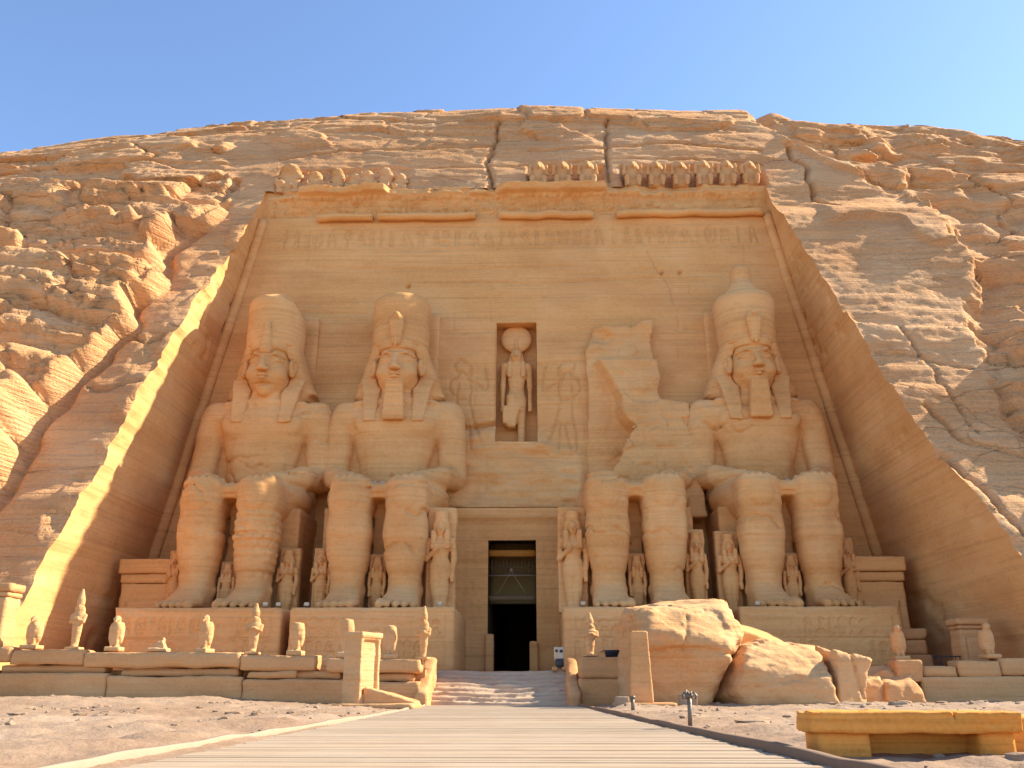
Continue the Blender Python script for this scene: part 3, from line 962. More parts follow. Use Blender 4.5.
# torus mouldings
for s in (-1, 1):
    pts = [(s * (rim_x(z) - .18), float(fac_y(z)) - .1, z) for z in np.linspace(6.8, 29.1, 40)]
    pts = [(x + .02 * float(vnoise(z, 3.0, None, 5)), y, z) for x, y, z in pts]
    tubes("side_torus", [[(x, y - 47, z - 1.2) for x, y, z in pts]], .3, M_FACADE, temple, None, 12)
# horizontal torus, chipped into lengths
for a, b in ((-12.6, -9.0), (-8.7, -2.2), (-.9, 5.2), (6.6, 16.1)):
    pts = [(x, float(fac_y(29.2)) - .28 - 47 + .07 * float(vnoise(x * 1.3, 1.0, None, 6)), 29.2 - 1.2 + .08 * float(vnoise(x * .8, 2.0, None, 7))) for x in np.arange(a, b + .01, .3)]
    tubes("cornice_torus", [pts], .25, M_FACADE, temple, None, 12)
# cavetto cornice with carved cartouches
cu = np.arange(-16.4, 16.41, .08); cs = np.linspace(0, 1, 40)
CU, CS = np.meshgrid(cu, cs, indexing='ij')
ck_ = glyph_row(-15.8, 15.8, .08, .72, 71) + glyph_row(-15.8, 15.8, .08, .72, 77)
Hc = np.zeros_like(CU)
for pts in ck_:
    xs = [p[0] for p in pts]
    pts = [(p[0], p[1] * 2.2) for p in pts]
    i0, i1 = np.searchsorted(cu, [min(xs) - .2, max(xs) + .2])
    if i1 > i0: Hc[i0:i1] = np.maximum(Hc[i0:i1], .15 * sstep(.09, .03, polydist(cu[i0:i1][:, None], (cs * 2.2)[None, :], pts)))
ero = sstep(.0, .45, fbm(CU / 4.5, CS * .5, None, 3, 95) + .12 + .5 * (np.abs(CU) > 15.2))
lip = np.maximum(sstep(-14.2, -13.9, CU) * sstep(-8.0, -8.4, CU), sstep(-1.3, -1.0, CU) * sstep(6.2, 5.9, CU))
lip = np.maximum(lip, .3 * sstep(-8.4, -5.2, CU) * sstep(-.8, -1.2, CU))
fwd = .1 + .45 * (1 - np.cos(CS * math.pi / 2)) * (1 - .35 * ero) + .38 * sstep(.78, .84, CS) * lip - .35 * (1 - lip) * sstep(.8, .98, CS)
fwd += .24 * fbm(CU / 1.4, CS * 3, None, 5, 97, .62) - .25 * sstep(.15, .5, fbm(CU / 2.2, CS * 2.2, None, 3, 98)) * CS
fwd *= .2 + .8 * sstep(16.6, 14.9, np.abs(CU) + .7 * fbm(CU / 1.1, CS * 2.5, None, 3, 99))
CYY = 50.2 - fwd + Hc + .25 * sstep(.09, .0, CS); CZZ = 28.95 + CS * 2.5
V1 = np.stack([CU, CYY, CZZ], -1).reshape(-1, 3)
top_ = np.stack([cu, np.full_like(cu, 51.6), np.full_like(cu, 31.5)], -1)
i = np.arange(len(cu) - 1); n0 = len(V1)
F1 = np.concatenate([gridfaces(len(cu), len(cs)), np.stack([i * 40 + 39, (i + 1) * 40 + 39, n0 + i + 1, n0 + i], -1)])
tpart("cornice", np.concatenate([V1, top_]), F1)

# ------------------------------------------------------------------ terrace
TV = []; TF = []
for (hx_, hy_, cx_, cy_) in ((10.65, 7.4, -13.5, 41.2), (10.65, 7.4, 13.5, 41.2), (2.84, 5.9, 0, 42.6)):
    tv, tf = boxgrid((hx_, hy_, .35), 1.0)
    TF.append(tf + sum(len(q) for q in TV)); TV.append(tv + np.array([cx_, cy_, .86]))
structure(mesh_obj("terrace_floor", np.concatenate(TV), np.concatenate(TF), M_BLOCK, None, False))

# ------------------------------------------------------------------ colossi
PED_Z = 3.93
K = 1.113            # size against the unit figure below; colossi and pedestals scaled up about the camera


def colossus_body(kind, seed):
    v = Vol((-4.4, -8.2, -.15), (4.4, 2.6, 11.6), .08)
    for s in (-1, 1):
        x = 1.23 * s
        # shin, knee, foot
        v.loft([(-.1, x, -5.0, .70, .90), (.5, x, -5.05, .66, .88), (1.1, x, -5.1, .68, .80), (2.0, x, -5.2, .80, .90), (3.2, x, -5.15, .90, 1.06),
                (4.2, x, -5.15, .86, 1.02), (4.9, x, -5.25, .88, 1.05), (5.72, x, -5.15, .90, 1.02)], 2, .05, 'u', 2.9, .28)
        v.cone((x, -5.98, 4.3), (x - .05 * s, -5.72, 1.3), .26, .2, .35)                       # shin bone
        v.ell((x, -6.16, 4.95), (.46, .22, .52), .22)                                        # kneecap
        v.cone((x - .5, -6.2, 4.5), (x - .3, -6.3, 4.28), .05, .05, .1, 's'); v.cone((x - .3, -6.3, 4.28), (x + .3, -6.3, 4.28), .05, .05, .1, 's'); v.cone((x + .3, -6.3, 4.28), (x + .5, -6.2, 4.5), .05, .05, .1, 's')
        for q in (-1, 1):
            v.ell((x + q * .68, -5.35, 3.3), (.28, .7, 1.1), .25)                             # calf
            v.ell((x + q * .60, -5.0, .95), (.2, .28, .24), .15)                              # ankle
        v.loft([(-7.1, x + .02 * s, .16, .80, .22), (-6.6, x, .28, .78, .34), (-6.0, x, .50, .70, .54), (-5.5, x, .70, .64, .74), (-5.0, x, .6, .64, .75), (-4.3, x, .4, .6, .55)], 1, .2, 'u', 2.4, .2)
        for k in range(5):
            tx = x + (k - 2) * .33
            far = k if s > 0 else 4 - k                       # 0 is the big toe
            ln = -7.72 + [0, .02, .10, .22, .36][far]
            rr_ = [.2, .155, .15, .145, .14][far]
            v.cone((tx * .97 + x * .03, -6.5, .30), (tx, ln + .35, .24), rr_, rr_, .02)
            v.cone((tx, ln + .35, .24), (tx, ln, .14), rr_, rr_ * .95, .03)
        # thigh
        v.loft([(-6.02, x, 4.93, .91, .84), (-5, x, 4.95, .97, .9), (-3, x * 1.04, 4.95, 1.06, .95), (-.4, x * 1.12, 5.0, 1.25, 1.0)], 1, .2, 'u', 2.9, .3)
    # kilt, its hem over the knees and the lap
    v.box((0, -3.0, 5.2), (.8, 2.8, .34), .1, .15)
    v.box((0, -5.82, 5.22), (.42, .1, .16), .05, .05)
    v.box((0, -4.3, 2.5), (.42, .14, 2.6), .03, .02)
    if kind != 'broken':
        T = -1.3
        v.loft([(4.8, 0, T - .1, 1.95, 1.25), (5.9, 0, T - .1, 1.74, 1.12), (6.9, 0, T - .08, 1.66, 1.02), (7.9, 0, T - .08, 1.86, 1.08), (8.8, 0, T - .1, 2.12, 1.2), (9.6, 0, T - .1, 2.28, 1.22), (10.2, 0, T, 2.2, 1.1), (10.65, 0, T + .1, 1.75, .9), (11.0, 0, T + .1, 1.05, .8)], 2, .2, 'u', 3.0, .3)
        for s in (-1, 1):
            v.ell((1.0 * s, T - 1.05, 9.25), (.92, .28, .55), .3)           # breast
            v.ell((.62 * s, T - .95, 7.3), (.62, .2, .9), .3)               # belly
            v.cone((.25 * s, T - .95, 10.45), (1.9 * s, T - .75, 10.35), .14, .16, .25)   # collar bone
        v.ell((0, T - 1.14, 6.55), (.13, .14, .12), .08, 's')
        v.loft([(10.2, 0, T - .15, .9, .85), (11.4, 0, T - .3, .8, .8)], 2, .3)
        for a in range(9):                                                   # hem of the broad collar
            t0 = -1 + a * 2 / 9; t1 = -1 + (a + 1) * 2 / 9
            f = lambda t: (1.75 * t, T - 1.30 + .28 * t * t, 9.45 + .85 * t * t)
            v.cone(f(t0), f(t1), .06, .06, .06)
        v.loft([(5.4, 0, T - .1, 1.86, 1.24), (5.85, 0, T - .1, 1.82, 1.2)], 2, .05, 'u', 3.0, .08)   # belt
        arms = (-1, 1)
    else:
        T = -1.0
        v.loft([(5.0, .3, .8, 2.1, 1.7), (6.0, .5, 1.2, 1.9, 1.3), (7.0, .6, 1.9, 1.8, .9)], 2, .4, 'u', 2.6, .4)
        v.hull([(-.9, 0, .42, .55, 0, 9.3), (0, -1, .20, 0, -2.08, 8), (1, 0, .05, 3.5, 0, 8), (.10, -.15, 1, 2.6, -1, 10.75), (0, 1, 0, 0, 2.5, 8), (0, 0, -1, 0, 0, 4.5)], (-1.6, -2.6, 4.4), (4.0, 2.6, 11.4), .25, 'u', .12)
        arms = (1,)
    for s in arms:
        if kind != 'broken':
            v.box((2.48 * s, T, 9.72), (.86, .84, .92), .80, .35)            # squared shoulder
            v.box((2.1 * s, T + .12, 7.7), (.6, .4, 2.2), .2, .1)
        v.ell((1.75 * s, T - 1.6, 5.25), (1.1, 1.9, .78), .3)
        v.loft([(6.45, 2.92 * s, T - .45, .60, .62), (7.2, 2.86 * s, T - .3, .68, .68), (8.2, 2.78 * s, T - .1, .70, .74), (9.2, 2.70 * s, T, .72, .8), (9.9, 2.62 * s, T, .66, .74)], 2, .12, 'u', 2.7, .3)
        v.cone((2.92 * s, T - .5, 6.5), (2.45 * s, T - 1.9, 6.32), .60, .54, .15)
        v.cone((2.45 * s, T - 1.9, 6.32), (1.75 * s, -4.3, 6.05), .54, .36, .12)
    for s in ((-1, 1) if kind != 'broken' else (1,)):
        hx = 1.34 * s
        v.cone((1.78 * s, -4.2, 6.05), (hx + .1 * s, -4.85, 5.95), .36, .32, .12)
        v.box((hx, -5.0, 5.88), (.60, .50, .16), .13, .12)
        for k in range(4):
            fx = hx + (k - 1.5) * .305
            e = [-5.98, -6.06, -6.04, -5.94][k] if s > 0 else [-5.94, -6.04, -6.06, -5.98][k]
            v.cone((fx, -5.15, 5.89), (fx, e + .04, 5.74), .145, .12, .03)
        v.cone((hx - .55 * s, -4.7, 5.9), (hx - .80 * s, -5.4, 5.74), .16, .12, .06)
    if kind == 'broken':
        v.ell((-1.3, -4.9, 5.98), (.72, .7, .24), .2)
        for (a, b, c, r_) in ((.2, -1.6, 6.0, .55), (-.9, -1.2, 6.1, .7), (1.2, -2.0, 5.9, .45), (-.2, -3.0, 5.7, .3)):
            v.ell((a, b, c), (r_ * 1.3, r_, r_ * .7), .3)
    if kind == 'tall':
        v.ell((-3.45, -2.3, 9.9), (.75, .6, .6), .25, 's')
    if kind == 'worn':
        v.ell((-.2, -2.75, 6.2), (.6, .3, .8), .3, 's')
        def bricks(x, y, z):
            m = ((z > 1.3) & (z < 4.4) & (x > .3) & (y < -4.9) & (vnoise(x / .7, z / .7, None, 5) + .6 - .45 * np.abs(z - 2.9) > 0))
            row = np.floor(z / .33); fz_ = z / .33 - row; u_ = (x * 1.3 + y * .5 + row * .43) / .62; fu_ = u_ - np.floor(u_)
            gz = np.minimum(fz_, 1 - fz_) * .33; gu = np.minimum(fu_, 1 - fu_) * .62
            g = np.minimum(gz, gu)
            return m * (.07 * sstep(.09, .02, g) - .03)
        v.warp(bricks)
    v.rough(.06, (1.6, 1.6, 1.0), 5, seed)
    if kind == 'broken': v.warp(lambda x, y, z: (.12 * fbm(x / .9, y / .9, z / .6, 4, 33) + .10 * sstep(0, .1, worley(x / 1.1 + .3 * y, z / .8, 6)[2])) * (z > 6.3))
    cr = random.Random(seed)
    fis = []
    for q in range(9):
        x0, z0 = cr.uniform(-3.4, 3.0), cr.uniform(.8, 10.5)
        pl = [(x0, z0)]
        for e in range(cr.randint(3, 6)): pl.append((pl[-1][0] + cr.uniform(.15, .6), pl[-1][1] + cr.uniform(-.35, .3)))
        fis.append(pl)

    def wear(x, y, z):
        d = np.full(x.shape, 9, np.float32)
        for pl in fis: d = np.minimum(d, polydist(x + .1 * vnoise(x * 3, z * 3, y), z + .1 * vnoise(z * 3, x * 3, y), pl))
        bed = vnoise(z / .33 + .3 * vnoise(x / 3, y / 3), x * .08, y * .08, 7)
        pits = sstep(.52, .75, fbm(x / .45, z / .3, y / .45, 3, seed + 2)) * sstep(-.1, .4, fbm(x / 2.5, z / 2.5, y / 2.5, 2, seed + 4))
        return .09 * sstep(.07, .02, d) * (y < -.5) + .035 * sstep(.35, .6, bed) + .07 * pits
    v.warp(wear)
    return v


def colossus_head(worn, beard):
    v = Vol((-1.85, -2.5, 10.9), (1.85, 1.2, 15.2), .048)
    v.ell((0, -.4, 13.45), (1.18, 1.28, 1.75), .1)
    v.ell((0, -.60, 12.5), (1.0, 1.08, .90), .35)
    v.ell((0, -1.45, 11.98), (.40, .30, .30), .25)
    for s in (-1, 1):
        v.ell((.62 * s, -1.20, 13.0), (.46, .38, .46), .35)
        v.ell((.52 * s, -1.90, 13.70), (.42, .32, .20), .18, 's')
        v.ell((.50 * s, -1.42, 13.68), (.36, .21, .13), .03)
        v.cone((.14 * s, -1.60, 13.68), (.5 * s, -1.63, 13.82), .05, .065, .05); v.cone((.5 * s, -1.63, 13.82), (.98 * s, -1.26, 13.70), .045, .04, .05)
        v.cone((.16 * s, -1.58, 13.64), (.5 * s, -1.59, 13.55), .045, .05, .04); v.cone((.5 * s, -1.59, 13.55), (.95 * s, -1.28, 13.66), .035, .03, .04)
        v.cone((.16 * s, -1.64, 14.03), (.55 * s, -1.58, 14.13), .06, .075, .14); v.cone((.55 * s, -1.58, 14.13), (1.05 * s, -1.12, 14.0), .075, .05, .14)
        v.ell((1.34 * s, -.72, 13.55), (.20, .32, .52), .06, 'u', (R(-25 * s), 'Z'))
        v.ell((1.52 * s, -.88, 13.62), (.13, .17, .30), .06, 's')
        v.ell((1.36 * s, -.82, 13.10), (.15, .2, .17), .06)
        v.ell((.19 * s, -1.86, 13.12), (.16, .16, .12), .1)
    v.cone((0, -1.60, 13.98), (0, -1.98, 13.16), .13, .18, .14)
    v.cone((-.42, -1.58, 12.66), (-.12, -1.80, 12.73), .07, .10, .05); v.cone((-.12, -1.80, 12.73), (.12, -1.80, 12.73), .10, .10, .05); v.cone((.12, -1.80, 12.73), (.42, -1.58, 12.66), .10, .07, .05)
    v.cone((-.34, -1.58, 12.52), (0, -1.76, 12.46), .08, .12, .06); v.cone((0, -1.76, 12.46), (.34, -1.58, 12.52), .12, .08, .06)
    v.cone((-.46, -1.70, 12.60), (.46, -1.70, 12.60), .03, .03, .04, 's')
    v.ell((0, -1.88, 12.92), (.07, .08, .10), .08, 's')
    v.loft([(10.9, 0, -.1, .95, .9), (12.2, 0, -.3, .9, .9)], 2, .2)
    # brow band
    v.loft([(14.40, 0, -.38, 1.20, 1.26), (14.95, 0, -.36, 1.22, 1.26)], 2, .12, 'u', 2.2, .12)
    if worn:
        v.ell((0, -1.62, 12.0), (.6, .34, .22), .2, 's')
        v.ell((0, -1.2, 11.7), (.42, .4, .4), .2)
    v.rough(.025, (.9, .9, .5), 4, 3)
    return v


def headmap(xs):
    zi = [9.0, 9.75, 11.65, 12.58, 13.14, 13.7, 14.12, 14.42, 17.35, 19.0]
    zo = [8.55, 9.25, 10.95, 11.52, 11.88, 12.45, 12.77, 13.08, 16.5, 18.15]

    def fn(V):
        V = np.array(V, np.float32)
        V[:, 2] = np.interp(V[:, 2], zi, zo); V[:, 1] -= 1.3; V[:, 0] *= xs
        return V
    return fn


def make_colossus(kind, label, loc, seed):
    root = thing("colossal_statue", label, "colossus", loc, 0, "seated colossi along the temple front")
    root.scale = (K, K, K)
    m = M_STATUE
    body = colossus_body(kind, seed)
    if kind == 'broken':
        # what is left of the torso: a ragged slab against the wall
        P = [(-1.98, 4.3), (-1.85, 7.5), (-1.55, 10.1), (-1.5, 12.1), (-1.7, 12.9), (-1.65, 13.8), (-1.27, 14.7), (-1.22, 15.2), (.2, 15.25), (1.98, 15.55), (2.02, 12.9), (2.16, 10.3), (2.25, 4.3)]
        b2 = Vol((-3.4, -3.4, 4.4), (2.9, 2.6, 16.2), .095)
        def slab(X, Y, Z):
            d = sdpoly(X + 0 * Z, Z + 0 * X, P)
            diag = X - (-.85 + (12.1 - Z) * .42) + .35 * vnoise(Z * .9 + 0 * X, X * .4 + 0 * Z, None, 9)     # right of the diagonal stands prouder
            front = -.35 - .05 * (12.4 - Z) - sstep(-.15, .25, diag) * (.7 + .17 * (12.5 - Z).clip(0, 8)) * (Z < 13.1)
            return np.maximum(d, front - Y)
        b2.put(slab, (-2.6, -3.2, 4.4), (2.6, 2.6, 15.8), .05)
        b2.ell((-1.0, -.4, 14.7), (.9, .5, .5), .2, 's'); b2.ell((.5, -.5, 15.1), (1.0, .45, .4), .2, 's')
        b2.ell((-2.4, .6, 13.1), (.7, 1.0, .35), .2, 's')
        b2.rough(.17, (1.5, 1.5, 1.1), 5, seed + 3)
        b2.warp(lambda x, y, z: .10 * sstep(.0, .12, worley(x / .9 + .2 * y, z / .7, 5)[2]) * sstep(-1.2, -.2, x + .2 * y))
        b2.build("torso_remnant", m, root)
    body.build("body", m, root)
    # throne and back pillar
    t = Vol((-3.1, -4.5, -.1), (3.1, 5.4, 7.0), .1)
    t.box((0, .4, 2.35), (2.72, 4.5, 2.4), .06, .05)
    t.box((0, 3.3, 3.4), (2.72, 1.8, 3.4), .08, .05)
    t.box((0, -4.2, 2.4), (.4, .35, 2.2), .03, .03, 's')
    for s in (-1, 1):
        t.box((2.72 * s, .2, 2.3), (.05, 3.3, 1.7), .02, .05, 's')
    t.rough(.04, (1.5, 1.5, .8), 4, seed + 5)
    t.build("throne", m, root)
    if kind == 'broken': return root
    p = Vol((-2.3, -.4, 4.0), (2.3, 6.2, 17.2), .12)
    p.box((0, 3.0, 10.0), (1.8, 3.0, 6.1), .08, .05)
    if kind == 'worn': p.ell((1.9, 2.0, 16.6), (1.0, 1.5, .8), .2, 's')
    p.rough(.06, (1.5, 1.5, .5), 4, seed + 6)
    p.build("back_pillar", m, root)
    head = colossus_head(kind == 'worn', kind != 'worn')
    head.build_map("head", m, root, headmap(0.9))
    # nemes headcloth
    n = Vol((-2.9, -2.0, 9.2), (2.9, 2.4, 15.4), .06)
    n.loft([(11.35, 0, .55, 2.0, .95), (11.6, 0, .55, 2.34, 1.0), (12.2, 0, .5, 2.24, 1.05), (13.0, 0, .45, 2.02, 1.1), (13.8, 0, .35, 1.78, 1.15), (14.5, 0, .15, 1.5, 1.3), (15.1, 0, 0, 1.3, 1.2)], 2, .1, 'u', 3.2, .12)
    for s in (-1, 1):
        n.hull([(s, 0, -.12, 1.66 * s, 0, 11.4), (-s, 0, -.04, .80 * s, 0, 11.4), (0, -1, .30, 0, -.86, 11.9), (0, 1, 0, 0, .6, 11), (0, 0, 1, 0, 0, 12.9), (0, 0, -1, 0, 0, 9.75)],
               (.6 if s > 0 else -2.0, -1.9, 9.4), (2.0 if s > 0 else -.6, .6, 12.9), .22, 'u', .08)
    n.ell((0, -1.0, 13.2), (1.16, 1.2, 1.75), .05, 's')
    n.warp(lambda x, y, z: .009 * np.sin((z + .35 * np.abs(x)) * 2 * math.pi / .26) * (y < .3))
    if kind == 'worn': n.ell((2.3, 0, 11.6), (.35, .9, .3), .1, 's')
    n.rough(.035, (1.2, 1.2, .6), 4, seed + 7)
    n.build_map("headcloth", m, root, headmap(1.0))
    # crown
    c = Vol((-2.1, -2.0, 14.4), (2.1, 2.2, 19.4), .075)
    if kind == 'tall':
        c.loft([(14.6, 0, -.1, 1.52, 1.45), (15.6, 0, -.02, 1.62, 1.55), (16.75, 0, .05, 1.68, 1.62), (17.05, 0, .05, 1.5, 1.45)], 2, .1, 'u', 2.1, .12)
        c.loft([(16.6, 0, .1, 1.35, 1.3), (17.1, 0, .1, 1.12, 1.1), (17.6, 0, .1, .82, .8), (18.0, 0, .1, .62, .62), (18.7, 0, .1, .56, .56), (18.95, 0, .1, .35, .35)], 2, .1, 'u', 2.0, .12)
    else:
        c.loft([(14.6, 0, -.1, 1.54, 1.45), (15.6, 0, -.02, 1.58, 1.52), (16.7, 0, .05, 1.62, 1.58), (17.08, 0, .05, 1.52, 1.46)], 2, .1, 'u', 2.1, .22)
        c.ell((0, .05, 16.95), (1.2, 1.2, .42), .15)
    if kind == 'worn':
        c.ell((1.65, .2, 17.0), (.75, 1.6, .75), .15, 's'); c.ell((1.5, -1.2, 16.2), (.35, .4, .4), .15, 's')
        c.ell((-1.3, .2, 17.5), (.8, 1.6, .45), .2, 's'); c.box((1.35, 0, 17.15), (.6, 2.2, .42), .05, .06, 's', (R(14), 'Y')); c.ell((.2, -1.5, 17.3), (.7, .5, .3), .15, 's')
    c.warp(lambda x, y, z: .05 * np.exp(-((z - 14.98) / .05) ** 2))
    c.rough(.05, (1.2, 1.2, .6), 5, seed + 8)
    c.build_map("crown", m, root, headmap(0.93))
    u = Vol((-.6, -2.2, 14.0), (.6, -1.0, 16.2), .045)
    if kind == 'worn':
        u.cone((0, -1.5, 14.4), (0, -1.6, 15.5), .36, .16, .1)
    else:
        u.loft([(14.45, 0, -1.60, .24, .22), (14.9, 0, -1.68, .30, .24), (15.5, 0, -1.72, .42, .24), (15.8, 0, -1.7, .38, .22)], 2, .05, 'u', 2.3, .15)
        u.ell((0, -1.88, 15.75), (.2, .2, .18), .08)
        u.cone((0, -1.86, 14.4), (0, -1.9, 15.4), .07, .07, .05)
    u.rough(.015, (.5, .5, .3), 3, seed)
    u.build_map("cobra_emblem", m, root, headmap(0.95))
    if kind != 'worn':
        b = Vol((-.8, -2.2, 9.5), (.8, -.8, 12.3), .05)
        b.hull([(1, 0, .06, .48, 0, 11), (-1, 0, .06, -.48, 0, 11), (0, -1, -.06, 0, -1.74, 11), (0, 1, 0, 0, -1.1, 11), (0, 0, 1, 0, 0, 12.05), (0, 0, -1, 0, 0, 9.8)], (-.8, -2.1, 9.7), (.8, -.9, 12.2), .05, 'u', .1)
        b.warp(lambda x, y, z: .012 * np.sin(z * 2 * math.pi / .28))
        b.rough(.02, (.8, .8, .3), 3, seed)
        b.build_map("false_beard", m, root, headmap(1.0))
    return root


S_Y = 48.45
STAT = [(-13.66, 'worn', "seated colossus at the far left with a cracked crown, no beard and a brick-patched shin"),
        (-6.39, 'short', "bearded seated colossus left of the temple door with a flat rounded crown"),
        (6.08, 'broken', "broken seated colossus right of the door, only legs and a ragged slab of torso left"),
        (13.40, 'tall', "bearded seated colossus at the far right with a tall knobbed crown")]
for i, (x, k, lb) in enumerate(STAT):
    make_colossus(k, lb, (x, S_Y, PED_Z), 100 + 20 * i)

# ------------------------------------------------------------------ pedestals with carved fronts
def pedestal(x0, x1, label, seed):
    cx = (x0 + x1) / 2
    root = thing("pedestal", label, "pedestal", (cx, 43.36, 1.2), 0, "pedestals under the seated colossi")
    rough_box("block", (x1 - x0, 8.4, PED_Z - 1.2 - .01), M_STATUE, root, (0, 0, 0), .16, .08, .03, 1.4, seed)
    u = np.arange(-(x1 - x0) / 2 + .3, (x1 - x0) / 2 - .3, .05); wz = np.arange(.2, 2.5, .05)
    st = glyph_row(u[0] + .1, u[-1] - .1, 1.5, 2.25, seed) + glyph_row(u[0] + .1, u[-1] - .1, .55, 1.3, seed + 1) + [[(u[0], 1.4), (u[-1], 1.4)], [(u[0], 2.35), (u[-1], 2.35)]]
    r = random.Random(seed)
    Hh = carve(u, wz, .05, st, .055, .13)
    UU, WW = np.meshgrid(u, wz, indexing='ij')
    e = np.minimum(np.minimum(UU - u[0], u[-1] - UU), np.minimum(WW - wz[0], wz[-1] - WW))
    yy = -4.245 + Hh * sstep(-.3, .2, fbm(UU / 1.3, WW / 1.0, None, 3, seed)) + .08 * sstep(.1, 0, e) + .025 * fbm(UU / .7, WW / .35, None, 4, seed + 4)
    mesh_obj("inscription", np.stack([UU, yy, WW], -1), gridfaces(len(u), len(wz)), M_STATUE, root)
    return root


pedestal(-17.17, -9.85, "carved pedestal under the far left colossus with the brick-patched shin", 11)
pedestal(-9.47, -2.3, "carved pedestal under the bearded colossus left of the door", 13)
pedestal(2.41, 9.67, "carved pedestal under the broken colossus, partly behind the round boulder", 15)
pedestal(10.0, 16.82, "carved pedestal under the far right colossus with the tall crown", 17)

# ------------------------------------------------------------------ standing figures by the legs
def figure(name, label, cat, mat, group, female=True):
    """standing royal figure 1.0 high units scaled later; built 4.6 m tall on z = 0, facing -y."""
    root = thing(name, label, cat, (0, 0, 0), 0, group)
    v = Vol((-1.2, -.9, -.05), (1.2, .7, 4.7), .05)
    v.loft([(0, 0, -.05, .36, .34), (.3, 0, 0, .34, .26), (1.0, 0, 0, .44, .28), (1.7, 0, 0, .54, .32), (2.05, 0, 0, .52, .32), (2.4, 0, 0, .38, .27), (2.9, 0, -.02, .50, .32), (3.15, 0, 0, .60, .28), (3.3, 0, 0, .42, .24)], 2, .1, 'u', 2.3, .12)
    v.box((0, -.25, .08), (.36, .38, .1), .05, .1)
    v.cone((0, 0, 3.2), (0, 0, 3.6), .2, .2, .08)
    v.ell((0, -.08, 3.68), (.26, .3, .36), .08)
    v.cone((0, -.36, 3.72), (0, -.42, 3.62), .05, .07, .05)
    for s in (-1, 1):
        v.cone((.6 * s, 0, 3.12), (.68 * s, -.02, 2.35), .16, .14, .06)
        if female and s < 0:
            v.cone((.68 * s, -.02, 2.35), (.12 * s, -.36, 2.75), .13, .11, .06)
        else:
            v.cone((.68 * s, -.02, 2.35), (.62 * s, -.1, 1.6), .13, .1, .06)
            v.box((.62 * s, -.12, 1.45), (.1, .13, .17), .05, .06)
        if female: v.ell((.22 * s, -.28, 2.9), (.17, .14, .16), .08)
    v.cone((0, -.32, 1.4), (0, -.32, .2), .03, .03, .2, 's')
    v.rough(.03, (.8, .8, .25), 3, 5)
    v.build("body", mat, root)
    q = Vol((-.8, -.6, 2.4), (.8, .7, 5.0), .05)
    q.loft([(2.75, 0, .12, .52, .24), (3.3, 0, .12, .52, .28), (3.9, 0, .05, .42, .34), (4.1, 0, .03, .3, .28)], 2, .08, 'u', 2.4, .1)
    for s in (-1, 1): q.box((.33 * s, -.16, 3.15), (.14, .2, .42), .06, .08)
    q.ell((0, -.35, 3.64), (.25, .3, .36), .03, 's')
    q.loft([(3.98, 0, .03, .34, .3), (4.45, 0, .03, .38, .34)], 2, .04, 'u', 2.1, .06)
    q.rough(.025, (.8, .8, .25), 3, 6)
    q.build("wig_and_crown", mat, root)
    s_ = Vol((-1.2, .1, -.05), (1.2, .9, 5.0), .07)
    s_.box((0, .5, 2.3), (.74, .28, 2.4), .06, .03)
    s_.rough(.05, (.9, .9, .4), 3, 7)
    s_.build("back_slab", mat, root)
    return root


CG = "small standing figures beside the legs of the colossi"
q0 = figure("queen_statue", "queen statue by the right leg of the bearded colossus left of the door", "statue", M_STATUE, CG)
SX = [q[0] for q in STAT]


def by_leg(i, dx, dy): return (SX[i] + dx * K, S_Y + dy * K, PED_Z)


q0.location = by_leg(1, 2.75, -5.3); q0.scale = (.97, 1.1, 1.08)
for i, dx, dy, sc, lb in ((0, 2.55, -4.75, (.68, .88, .68), "short queen statue at the right leg of the far left colossus"),
                          (0, -2.45, -4.7, (.6, .88, .66), "queen statue on the outer side of the far left colossus, mostly hidden by its leg"),
                          (1, -2.5, -4.75, (.64, .88, .68), "short queen statue at the left leg of the bearded colossus beside the brick-patched neighbour"),
                          (2, -2.75, -5.3, (.95, 1.1, 1.08), "queen statue right beside the door at the left leg of the broken colossus"),
                          (2, 2.6, -4.8, (.68, 1.0, .86), "queen statue at the right leg of the broken colossus"),
                          (3, -2.55, -4.8, (.77, 1.0, .84), "queen statue at the left leg of the far right colossus"),
                          (3, 2.55, -4.7, (.6, 1.0, .77), "queen statue on the outer side of the far right colossus")):
    dup(q0, by_leg(i, dx, dy), None, lb, sc)
p0 = figure("prince_statue", "small figure between the shins of the far left colossus", "statue", M_STATUE, CG, False)
p0.location = by_leg(0, 0, -5.05); p0.scale = (.53, .55, .53)
for i, lb in ((1, "small figure between the shins of the bearded colossus left of the door"), (2, "small figure between the shins of the broken colossus"),
              (3, "small figure between the shins of the far right colossus")):
    dup(p0, by_leg(i, 0, -5.05), None, lb, (.55, .55, .6))

# ------------------------------------------------------------------ falcon-headed god in the niche
ra = thing("falcon_god_statue", "falcon-headed figure with a sun disc standing in the niche above the door", "statue", (.2, 0, 13.75))
ra.scale = (1.06, 1, 1.06)
v = Vol((-1.1, -.9, -.6), (1.1, .7, 8.2), .055)
for s in (-1, 1):
    yy = -.25 if s < 0 else .05
    if s > 0: v.loft([(-.4, .28 * s, yy, .2, .22), (1.0, .27 * s, yy, .22, .24), (2.0, .27 * s, yy, .25, .28), (2.9, .25 * s, yy, .3, .3)], 2, .08)
    else: v.loft([(.9, .28 * s, yy, .22, .24), (2.0, .27 * s, yy, .25, .28), (2.9, .25 * s, yy, .3, .3)], 2, .08)
    v.ell((.62 * s, 0, 4.75), (.28, .26, .26), .12)
    v.cone((.7 * s, 0, 4.7), (.76 * s, -.02, 3.5), .17, .15, .08); v.cone((.76 * s, -.02, 3.5), (.76 * s, -.12, 2.3), .14, .11, .08)
    v.box((.76 * s, -.15, 2.1), (.11, .14, .18), .05, .06)
